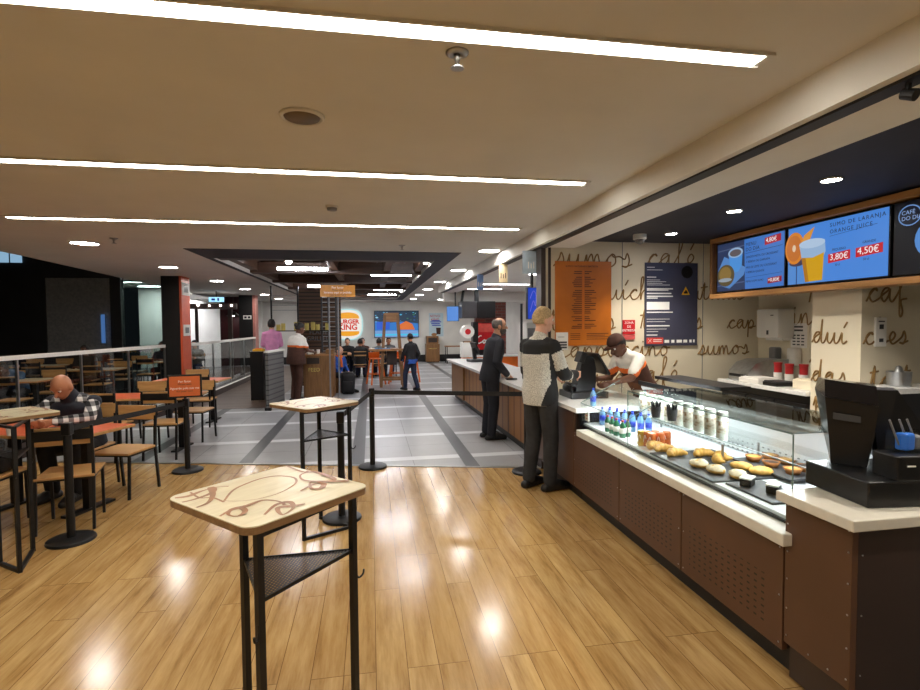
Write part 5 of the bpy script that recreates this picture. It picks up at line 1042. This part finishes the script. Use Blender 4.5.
o = MB().bx(2.93, 2.97, 9.9, 9.94, 0, 2.1).build('black_post', 'black'); tag(o, 'thin black upright post behind the wood counter', 'post'); MB().bx(2.9, 3.0, 9.87, 9.97, 0, .02).build('foot', 'black', o)
t = thing('hanging_screen', 'blue screen hanging from the ceiling above the far counter', 'screen', (2.22, 14.0, 1.78), R(-25)); MB().bx(-.17, .17, -.03, .03, 0, .42, .005).build('casing', 'blackp', t); MB().bx(-.16, .16, -.033, -.03, .015, .405).build('screen_image', EM((84, 140, 220)), t); MB().bar((.18, .03, .2), (.3, .05, .9), .06).build('bracket', 'black', t); MB().bar((.06, .03, .38), (.06, .03, .97), .03).build('bracket', 'black', t)
t = thing('portrait_screen', 'tall blue portrait screen behind the cream wall end', 'screen', (2.16, 6.75, 1.76), R(10)); MB().bx(-.085, .06, -.03, .03, 0, .43, .004).build('casing', 'blackp', t); MB().bx(-.078, .055, -.033, -.03, .008, .422).build('screen_image', EM((34, 70, 190)), t)
MB().tube(catmull([(-.05, -.035, .1), (.0, -.035, .25), (.03, -.035, .18), (.04, -.035, .32), (.0, -.035, .38), (-.05, -.035, .28)], 6), .003, 5).build('screen_swirl', EM((150, 130, 230)), t); MB().bx(.06, .10, -.02, .02, 0, .43).build('orange_side', mat('salmon_side', (222, 150, 116), .5), t); MB().bar((0, .01, .42), (0, .01, .825), .03).build('bracket', 'black', t)
for k, (y, m_, lab) in enumerate(((5.98, 'pale_blue', 'pale blue-grey printed hanging sign under the soffit, nearest of three'), (7.3, 'pale_sand', 'sand-coloured hanging sign under the soffit, middle of three'), (8.9, 'blue', 'blue hanging sign under the soffit, farthest of three'))):
    t = thing('hanging_sign', lab, 'sign', (1.9, y, 2.30)); hw = (.105, .062, .055)[k]; MB().bx(-hw, hw, -.006, .006, 0, .27).build('board', mat('hanging_' + m_, ((170, 188, 206), (222, 202, 164), (130, 166, 226))[k], .5, var=.1, scale=9), t); m = MB()
    for q in range(3): m.bx(-.04 + q * .033, -.028 + q * .033, -.008, -.006, .06, .14 - .02 * (q % 2))
    m.build('printed_icon', 'paper' if k != 1 else 'txtb', t); MB().cyl((0, 0, .27), (0, 0, .285), .01, n=6).build('hanger', 'grey', t)
t = thing('backpack', 'black backpack standing on the floor beside the seated man with the orange scarf', 'backpack', (-.58, 13.0, 0)); m = MB(); m.box((0, 0, .27), (.36, .26, .54), 0, .09)
for v in m.bm.verts: v.co += V((noise.noise(v.co * 6), noise.noise(v.co * 6 + V((5, 0, 0))), 0)) * .04
m.build('body', 'bag', t, True); MB().box((0, -.15, .2), (.26, .08, .26), 0, .03).build('front_pocket', 'bag', t, True)
for s in (-.1, .1): MB().tube(catmull([(s, .12, .5), (s, .2, .38), (s, .17, .1)], 6), .018, 8).build('strap', 'dgrey', t)
o = MB().box((0, 0, 0), (.24, .2, .05), 0, .01).build('yellow_tray', 'yellow', None, None, (-2.58, 12.6, 1.14)); tag(o, 'yellow tray beside the person in pink', 'tray')
MB().box((0, 0, .035), (.15, .12, .02)).build('paper_wrap', 'orangem', o)
# ------------------------------------------------------------------ people
t = MB().bx(-2.72, -2.44, 12.35, 12.9, 0, 1.09).build('service_stand', 'blackp'); tag(t, 'black stand with a yellow tray beside the person in pink', 'stand'); MB().bx(-2.74, -2.42, 12.33, 12.92, 1.09, 1.115).build('top', 'black', t)
def remesh(mb, name, mats, parent, vox, smooth_it=4, matfn=None):
    bmesh.ops.recalc_face_normals(mb.bm, faces=mb.bm.faces)
    me = bpy.data.meshes.new('tmp'); mb.bm.to_mesh(me); mb.bm.free()
    ob = bpy.data.objects.new('tmp', me); COL.objects.link(ob)
    m = ob.modifiers.new('r', 'REMESH'); m.mode = 'VOXEL'; m.voxel_size = vox; m.use_smooth_shade = True
    if smooth_it: q = ob.modifiers.new('s', 'SMOOTH'); q.factor = .5; q.iterations = smooth_it
    me2 = bpy.data.meshes.new_from_object(ob.evaluated_get(bpy.context.evaluated_depsgraph_get())); bpy.data.objects.remove(ob); bpy.data.meshes.remove(me)
    me2.name = name; me2.materials.clear()
    for k in (mats if isinstance(mats, (list, tuple)) else [mats]): me2.materials.append(M[k] if isinstance(k, str) else k)
    if matfn:
        for p in me2.polygons: p.material_index = matfn(p.center, p.normal)
    me2.shade_smooth()
    o = bpy.data.objects.new(name, me2); COL.objects.link(o); o.parent = parent; return o

STAND = dict(pelvis=(0, 0, .53), waist=(0, 0, .61), chest=(0, .005, .73), neck=(0, -.005, .835), head=(0, .012, .928), shL=(-.1, -.005, .795), shR=(.1, -.005, .795), elL=(-.132, -.015, .625), elR=(.132, -.015, .625), wrL=(-.138, .03, .485), wrR=(.138, .03, .485),
    hipL=(-.052, 0, .52), hipR=(.052, 0, .52), knL=(-.056, .012, .285), knR=(.056, .012, .285), anL=(-.06, -.015, .045), anR=(.06, -.015, .045), toL=(-.07, .095, .018), toR=(.07, .095, .018))
SIT = dict(STAND, pelvis=(0, 0, .265), waist=(0, .0, .345), chest=(0, .02, .465), neck=(0, .035, .57), head=(0, .055, .662), shL=(-.105, .03, .54), shR=(.105, .03, .54), elL=(-.14, .09, .405), elR=(.14, .09, .405), wrL=(-.07, .21, .435), wrR=(.07, .21, .435),
    hipL=(-.052, .0, .27), hipR=(.052, .0, .27), knL=(-.07, .24, .285), knR=(.07, .24, .285), anL=(-.07, .235, .045), anR=(.07, .235, .045), toL=(-.08, .345, .018), toR=(.08, .345, .018))
def person(label, loc, rz, h=1.72, base=STAND, pose=None, skin='skin1', hair=('short', 'hair_dark'), top=('whitecl',), topfn=None, bottom='denim', shoes='shoe', sleeve='long', vest=None, cap=None, look=(0, 1, 0), tilt=(0, 0, 1), vox=.013, wide=1.0, curl=.6, hand_dir=None, apron=None, beard=None, bulk=.016):
    J = {k: V(v) * h for k, v in dict(base, **(pose or {})).items()}
    t = thing('person', label, 'person', loc, R(rz)); s = h
    upv = V(tilt).normalized(); fwd = V(look); fwd = (fwd - upv * fwd.dot(upv)).normalized(); right = fwd.cross(upv); HR = Matrix((right, fwd, upv)).transposed()
    sr = (J['shR'] - J['shL']).normalized(); hr = (J['hipR'] - J['hipL']).normalized()
    def torso(mb, inf, lo, hi):
        """elliptical loft along the spine; lo, hi in 0..5 choose the sections kept"""
        sec = [(J['pelvis'] - (J['waist'] - J['pelvis']) * .75, .090, .066), (J['pelvis'], .096, .068), (J['waist'], .086, .06), (J['chest'], .098, .067), (J['neck'] - (J['neck'] - J['chest']) * .28, .098, .054), (J['neck'] - (J['neck'] - J['chest']) * .08, .05, .042)]
        n = 20; rs = []
        for i, (p, a, b) in enumerate(sec):
            if i < lo or i > hi: continue
            d = (sec[min(5, i + 1)][0] - sec[max(0, i - 1)][0]).normalized(); u = (hr.lerp(sr, i / 5)); u = (u - d * u.dot(d)).normalized(); f = d.cross(u)
            a = a * s * wide + inf; b = b * s * wide + inf
            rs.append([p + u * a * math.cos(2 * math.pi * k / n) + f * b * math.sin(2 * math.pi * k / n) for k in range(n)])
        out = []
        for A, B in zip(rs, rs[1:]):
            for q in range(4): out.append([x.lerp(y, q / 4) for x, y in zip(A, B)])
        mb.rings(out + [rs[-1]])
    def limb(mb, pts, rad, inf=0):
        for (a, b), (ra, rb) in zip(zip(pts, pts[1:]), zip(rad, rad[1:])): mb.cone2(a, b, ra * s + inf, rb * s + inf, 12)
    def foot(mb, S, inf):
        a, to = J['an' + S], J['to' + S]; heel = a + (a - to) * .28; heel.z = a.z - .025 * s
        mb.cone2(heel, V(to), .022 * s + inf, .021 * s + inf, 10); mb.cone2(a, (heel + V(to)) / 2 + V((0, 0, .01 * s)), .024 * s + inf, .024 * s + inf, 10); mb.cone2(a.lerp(to, .45), V(to), .027 * s + inf, .02 * s + inf, 10)
    # --- body
    m = MB(); torso(m, 0, 0, 5)
    hc = J['head']; hs = s
    m.sphere(hc + upv * .012 * hs, (.044 * hs, .056 * hs, .058 * hs), 18, HR); m.sphere(hc + fwd * .014 * hs - upv * .026 * hs, (.034 * hs, .038 * hs, .042 * hs), 14, HR); m.sphere(hc + fwd * .033 * hs - upv * .052 * hs, (.017 * hs, .014 * hs, .012 * hs), 10, HR)
    m.cone2(hc + fwd * .051 * hs + upv * .006 * hs, hc + fwd * .066 * hs - upv * .016 * hs, .006 * hs, .0095 * hs, 8); m.cone2(hc + fwd * .047 * hs - upv * .034 * hs - right * .01 * hs, hc + fwd * .047 * hs - upv * .034 * hs + right * .01 * hs, .008 * hs, .008 * hs, 8)
    m.cone2(hc + fwd * .047 * hs + upv * .018 * hs - right * .024 * hs, hc + fwd * .047 * hs + upv * .018 * hs + right * .024 * hs, .008 * hs, .008 * hs, 8)
    for q in (-1, 1): m.sphere(hc + right * q * .045 * hs - fwd * .004 * hs - upv * .006 * hs, (.008 * hs, .016 * hs, .022 * hs), 8, HR)
    m.cone2(J['neck'] - (J['neck'] - J['chest']) * .12, hc - fwd * .006 * hs - upv * .02 * hs, .036 * s, .032 * s, 12)
    for S in 'LR':
        sh, el, wr = J['sh' + S], J['el' + S], J['wr' + S]
        m.cone2(J['neck'] - (J['neck'] - J['chest']) * .08, sh, .03 * s, .027 * s, 10); limb(m, [sh, el, wr], [.028, .024, .0165]); limb(m, [J['hip' + S], J['kn' + S], J['an' + S]], [.05, .034, .021]); foot(m, S, 0)
        d = V((hand_dir or {}).get(S, wr - el)).normalized(); q = 1 if S == 'R' else -1
        side = sr * q; side = (side - d * side.dot(d)); side = side.normalized() if side.length > .1 else frame(d)[0]; nn = d.cross(side) * q; L = .105 * s     # hand: palm plane spanned by d and nn, side = back of hand
        base_ = wr + d * .012 * s; pal = side * -1
        for k in (-1, 0, 1): m.cone2(base_ + nn * k * .011 * s, base_ + d * .045 * s + nn * k * .014 * s, .0085 * s, .0078 * s, 8)
        for k, ln in zip((-1.5, -.5, .5, 1.5), (.040, .046, .043, .034)):
            a = base_ + d * .046 * s + nn * k * .0105 * s; b = a + (d * math.cos(curl * .6) + pal * math.sin(curl * .6)) * ln * .5 * s; c_ = b + (d * math.cos(curl * 1.5) + pal * math.sin(curl * 1.5)) * ln * .5 * s
            m.cone2(a, b, .0055 * s, .005 * s, 7); m.cone2(b, c_, .005 * s, .0042 * s, 7)
        a = base_ + d * .012 * s + nn * .016 * s; b = a + (d * .75 + nn * .65 + pal * .3).normalized() * .026 * s; m.cone2(a, b, .0068 * s, .006 * s, 7); m.cone2(b, b + (d * .95 + nn * .1 + pal * .3).normalized() * .022 * s, .006 * s, .0048 * s, 7)
    remesh(m, 'body', skin, t, min(vox, .0095), 2)
    # --- face details
    for q in (-1, 1):
        e = MB(); e.sphere(hc + fwd * .0465 * hs + right * q * .019 * hs + upv * .007 * hs, .0085 * hs, 8); e.mi = 1; e.sphere(hc + fwd * .0525 * hs + right * q * .019 * hs + upv * .0065 * hs, .0045 * hs, 8); e.build('eye', ['eyew', 'txtb'], t, True)
    MB().tube([hc + fwd * .0555 * hs - upv * .034 * hs + right * x * hs for x in (-.014, 0, .014)], .0022 * hs, 6).build('mouth', 'lip', t, True)
    if hair:
        kind, hm = hair[:2]; e = MB(); e.sphere(V(), (.0485 * hs, .060 * hs, .0635 * hs), 26)
        for v in e.bm.verts:
            x, y, z = v.co / hs; nz = noise.noise(V((x, y, z)) * 90) * .05 + noise.noise(V((x, y, z)) * 30) * .05
            if kind == 'side': keep = (y < .015 and z < .04 and z > -.045 - y * .3)
            elif kind == 'long': keep = z > (.028 if y > .03 else (-.02 if y > .005 else -.09))
            else: keep = z > (.032 if y > .034 else (.0 if y > .012 else -.034))
            v.co *= (1.04 + nz) if keep else .84
            v.co = HR @ v.co + hc + upv * .014 * hs
        e.build('hair', hm, t, True)
        if kind == 'bun': MB().sphere(hc - fwd * .058 * hs + upv * .035 * hs, (.026 * hs,) * 3, 12).build('hair_bun', hm, t, True)
    if beard:
        e = MB(); e.sphere(hc + fwd * .02 * hs - upv * .036 * hs, (.038 * hs, .04 * hs, .034 * hs), 16, HR)
        for v in e.bm.verts:
            if (v.co - hc).dot(upv) > -.026 * hs: v.co = hc.lerp(v.co, .75)
        e.build('beard', beard, t, True)
    if cap:
        e = MB(); e.sphere(V(), (.053 * hs, .064 * hs, .062 * hs), 22)
        for v in e.bm.verts:
            if v.co.z < .012 * hs: v.co *= .86; v.co.z = max(v.co.z, -.0 * hs)
            v.co = HR @ v.co + hc + upv * .022 * hs
        e.build('cap', cap, t, True)
        n = 14; br = [[HR @ V((math.cos(math.pi * k / n) * .047 * hs, .028 * hs + math.sin(math.pi * k / n) * .075 * hs, dz - abs(math.cos(math.pi * k / n)) ** 2 * .008 * hs)) + hc + upv * .026 * hs for k in range(n + 1)] for dz in (0, .004 * hs)]
        MB().rings(br).build('cap_brim', cap, t, True)
    # --- clothes
    m = MB(); torso(m, bulk, 1 if base is SIT else 0, 5)
    for S in 'LR':
        sh, el, wr = J['sh' + S], J['el' + S], J['wr' + S]
        m.cone2(J['neck'] - (J['neck'] - J['chest']) * .1, sh, .033 * s, .03 * s + bulk * .4, 10)
        if sleeve == 'long': limb(m, [sh, el, el.lerp(wr, .93)], [.031, .028, .021], bulk * .5)
        else: limb(m, [sh, sh.lerp(el, .72)], [.032, .032], bulk * .5)
    m.cone2(J['neck'] - (J['neck'] - J['chest']) * .2, J['neck'] + (J['head'] - J['neck']) * .12, .046 * s, .039 * s, 12)
    remesh(m, 'top', list(top), t, vox, 3, topfn(J, s) if topfn else None)
    if vest:
        m = MB(); torso(m, bulk + .014, 1, 5)
        for S in 'LR': m.sphere(J['sh' + S], .034 * s + bulk * .8, 12)
        m.cone2(J['neck'] - (J['neck'] - J['chest']) * .15, J['neck'] + (J['head'] - J['neck']) * .25, .05 * s, .046 * s, 12); remesh(m, 'vest', vest, t, vox, 3)
    m = MB()
    m.cone2(J['pelvis'] - hr * .042 * s, J['pelvis'] + hr * .042 * s, .066 * s, .066 * s, 12)
    for S in 'LR':
        hp, kn, an = J['hip' + S], J['kn' + S], J['an' + S]; limb(m, [hp, kn, kn.lerp(an, .95)], [.056, .041, .033], .006)
    remesh(m, 'trousers', bottom, t, vox, 3)
    for S in 'LR':
        m = MB(); foot(m, S, .006); zmin = 0
        for v in m.bm.verts: v.co.z = max(v.co.z, .004)
        remesh(m, 'shoe', shoes, t, vox * .8, 2)
    return t, J
def burger_top(lo=.69, hi=.80):
    def f(J, s):
        d = (J['neck'] - J['pelvis']); L_ = d.length; d.normalize()
        def g(c, n):
            u = (c - J['pelvis']).dot(d) / L_
            return 0 if u > hi else (1 if u > lo else 2)
        return g
    return f
# grey-haired customer in the speckled fleece
def fleece_fn(J, s):
    sr = (J['shR'] - J['shL']).normalized(); d = (J['neck'] - J['pelvis']).normalized(); f = d.cross(sr) * -1
    def g(c, n):
        p = c - J['pelvis']; u = p.dot(d) / s; x = p.dot(sr) / s; y = p.dot(sr.cross(d)) / s
        for S in 'LR':
            if (c - J['el' + S]).length < .048 * s: return 1
            ab = (J['el' + S] - J['sh' + S]); k = (c - J['sh' + S]).dot(ab) / ab.length_squared
            if k > .22 and (c - J['sh' + S] - ab * k).length < .05 * s and abs(x) > .118: return 0
        if u > .222: return 0 if (u > .298 and x * x + y * y < .058 ** 2) else 1
        if abs(x) > .098 - .03 * max(0, .06 - u) / .1 and u < .24 and abs(n.dot(sr)) > .3 : return 1
        return 0
    return g
person('grey-blond man in a speckled pale fleece jacket paying at the counter', (1.70, 5.06, 0), -60, 1.86, STAND, dict(elR=(.14, .035, .64), wrR=(.11, .17, .63), elL=(-.13, .03, .645), wrL=(-.03, .15, .62), head=(.006, .02, .93), anL=(-.055, -.035, .045), toL=(-.06, .07, .018), anR=(.07, .0, .045), toR=(.10, .11, .018), knR=(.06, .02, .285)),
    'skin1', ('short', 'hair_blond'), ('fleece', 'softblack'), fleece_fn, 'trgrey', vox=.011, look=(.35, 1, -.12), curl=.9, wide=1.05, bulk=.024)
# man in the dark suit
t, J = person('bearded man in a dark navy suit standing at the long wood-fronted counter', (1.72, 7.42, 0), -80, 1.80, STAND, dict(waist=(0, .015, .61), chest=(0, .04, .73), neck=(0, .055, .833), head=(.004, .085, .925), shL=(-.1, .05, .795), shR=(.1, .05, .795), elR=(.14, .0, .64), wrR=(.13, .10, .535), elL=(-.135, .03, .63), wrL=(-.08, .13, .545)), 'skin4', ('side', 'hair_grey'), ('suit',), None, 'suit', vox=.013, look=(.25, 1, 0), beard='hair_grey', bulk=.024)
m = MB(); a, b = J['elR'], J['wrR']; m.cone2(a.lerp(b, .92), a.lerp(b, 1.0), .0225 * 1.8, .021 * 1.8, 10); m.build('shirt_cuff', 'whitecl', t, True)
# capped worker leaning over the case
person('café worker in brown cap and white, orange and brown shirt behind the glass case', (2.98, 5.28, 0), 100, 1.72, STAND, dict(waist=(0, .03, .61), chest=(0, .09, .71), neck=(0, .145, .79), head=(0, .205, .845), shL=(-.105, .125, .765), shR=(.105, .125, .765), elL=(-.13, .20, .655), elR=(.13, .17, .63), wrL=(-.06, .29, .62), wrR=(.10, .28, .63), pelvis=(0, -.03, .53), hipL=(-.052, -.03, .52), hipR=(.052, -.03, .52)),
    'skin3', ('short', 'hair_dark'), ('whitecl', 'orangecl', 'browncl'), burger_top(), 'browncl', sleeve='short', cap='browncl', look=(-.1, .8, -.55), tilt=(0, .5, .85), vox=.011)
# brown-uniformed worker at the tray return
person('worker with dark tied hair in white, orange and brown uniform at the tray-return cabinet', (-1.66, 11.95, 0), -55, 1.78, STAND, dict(chest=(0, .02, .73), neck=(0, .03, .83), head=(0, .06, .915), shL=(-.11, .02, .80), shR=(.11, .02, .80), elL=(-.13, .09, .66), elR=(.14, .08, .65), wrL=(-.05, .2, .63), wrR=(.06, .21, .62)),
    'skin3', ('bun', 'hair_dark'), ('whitecl', 'orangecl', 'browncl'), burger_top(.50, .58), 'browncl', sleeve='short', look=(.1, 1, -.3), tilt=(0, .25, 1), wide=1.4, bulk=.025)
o = MB().box((0, 0, 0), (.16, .12, .05), .4, .015).build('napkin_bundle', 'paper', None, None, (-1.38, 12.24, 1.065)); tag(o, 'white bundle of napkins under the hands of the brown-uniformed worker', 'napkins'); MB().box((0, 0, .03), (.12, .09, .02), .1, .005).build('folded_napkin', 'cup', o)
person('person in a pink top seen from behind by the far corridor', (-2.42, 12.75 + .6, 0), 10, 1.86, STAND, dict(shL=(-.09, -.005, .805), shR=(.09, -.005, .805), elR=(.115, .03, .66), wrR=(.09, .13, .64), elL=(-.115, .03, .66), wrL=(-.09, .13, .64)), 'skin4', ('long', 'hair_dark'), ('pinkcl',), None, 'softblack', vox=.016, wide=.85)
# boy walking
def boy_fn(J, s):
    return lambda c, n: 1 if c.z < .545 * s and abs(c.x) < .13 * s else 0
person('boy in a dark jacket over a blue shirt walking past the orange stools', (1.0, 13.35, 0), 35, 1.47, STAND, dict(anL=(-.05, .10, .045), toL=(-.05, .21, .018), knL=(-.055, .09, .285), anR=(.05, -.13, .05), toR=(.055, -.02, .018), knR=(.055, -.02, .28), elL=(-.125, .05, .64), wrL=(-.12, .11, .53), elR=(.13, -.07, .64)), 'skin2', ('short', 'hair_dark'), ('softblack', 'bluecl'), boy_fn, 'denim', vox=.014)
# seated man in plaid sleeves
person('bald man in navy vest with black and white plaid sleeves at the orange table', (-2.98, 5.95, 0), 172, 1.78, SIT, dict(chest=(0, .04, .462), neck=(0, .095, .558), head=(0, .155, .628), shL=(-.115, .075, .53), shR=(.115, .075, .53), elL=(-.165, .19, .455), elR=(.165, .19, .455), wrL=(-.035, .27, .452), wrR=(.04, .275, .452), pelvis=(0, -.01, .268), knL=(-.08, .2, .285), knR=(.07, .2, .285), anL=(-.09, .21, .045), toL=(-.1, .32, .018), anR=(.06, .17, .045), toR=(.07, .28, .018)),
    'skin2', None, ('plaid',), None, 'softblack', vest='vest', look=(.05, .75, -.66), tilt=(0, .55, .8), vox=.011, curl=.5, hand_dir={'L': (.4, .5, -.02), 'R': (-.4, .5, -.02)}, wide=1.1)
# diners near the far wall
for lab, x, y, r_, sk, hr_, tp in (('diner in a dark shirt facing the viewer below the round logo', -.8, 18.02, 180, 'skin4', ('short', 'hair_dark'), 'softblack'), ('diner facing the viewer, half hidden behind the dark-shirted back', -.3, 18.02, 180, 'skin1', ('short', 'hair_grey'), 'browncl'),
    ('diner in black seen from behind left of the orange stools', -.35, 16.72, 0, 'skin2', ('short', 'hair_dark'), 'softblack'), ('diner in grey knit seen from behind beside the wooden tower', .25, 17.02, 0, 'skin2', ('short', 'hair_dark'), 'greycl'), ('diner in dark grey facing the viewer behind the wooden tower', .6, 18.35, 180, 'skin2', ('short', 'hair_dark'), 'dgrey')):
    person(lab, (x, y, 0), r_, 1.72, SIT, None, sk, hr_, (tp,), None, 'denim', vox=.018)
t = thing('wooden_stool', 'wooden block seat under the man with the orange scarf', 'seat', (-.86, 13.45, 0)); MB().bx(-.22, .22, -.2, .2, 0, .38).build('body', 'oakz', t); MB().bx(-.23, .23, -.21, .21, .38, .40).build('seat_pad', 'browncl', t)
t, J = person('older man with an orange scarf sitting beside the wooden tray-return cabinet', (-.86, 13.45, 0), -130, 1.6, SIT, dict(elL=(-.13, .05, .4), wrL=(-.08, .15, .33), elR=(.13, .05, .4), wrR=(.08, .15, .33)), 'skin1', ('side', 'hair_grey'), ('bluecl',), None, 'softblack', vox=.016)
MB().tube(catmull([J['neck'] + V((math.cos(a) * .075, math.sin(a) * .07, math.sin(a * 2) * .01)) for a in [k * math.pi / 5 for k in range(10)]], 4, True), .035, 10, True).tube(catmull([J['neck'] + V((.03, .08, 0)), J['chest'] + V((.03, .13, .05)), J['chest'] + V((.02, .14, -.1))], 5), .03, 8).build('scarf', 'orangecl', t, True)
# people in the dark hall
for lab, x, y, r_, sk, tp, ps in (('person in a steel blue shirt bending over a table in the dark hall', -6.3 - .35, 8.72 + 2.4, 180, 'skin3', 'steelblue', dict(chest=(0, .09, .44), neck=(0, .17, .5), head=(0, .25, .53), shL=(-.11, .14, .48), shR=(.11, .14, .48), elL=(-.14, .2, .43), elR=(.14, .2, .43), wrL=(-.06, .28, .45), wrR=(.06, .28, .45))), ('person in dark clothes seated in the dark hall, left of the blue light strip', -6.65, 13.55, 180, 'skin3', 'softblack', None), ('person in black seated in the dark hall nearest the orange column', -5.85, 15.95, 180, 'skin3', 'vest', None), ('person with dark hair seated at the far row in the dark hall', -8.25, 11.45, 0, 'skin3', 'vest', None)):
    person(lab, (x, y, 0), r_, 1.74, SIT, ps, sk, ('short', 'hair_dark'), (tp,), None, 'softblack', vox=.018)
chair(-5.3, 16.9, 180, 'wooden chair under the man sitting in the bright corridor opening')
person('dark-haired man sitting in the bright corridor opening beyond the balustrade', (-5.3, 16.92, 0), 180, 1.74, SIT, None, 'skin4', ('short', 'hair_dark'), ('greycl',), None, 'denim', vox=.018)
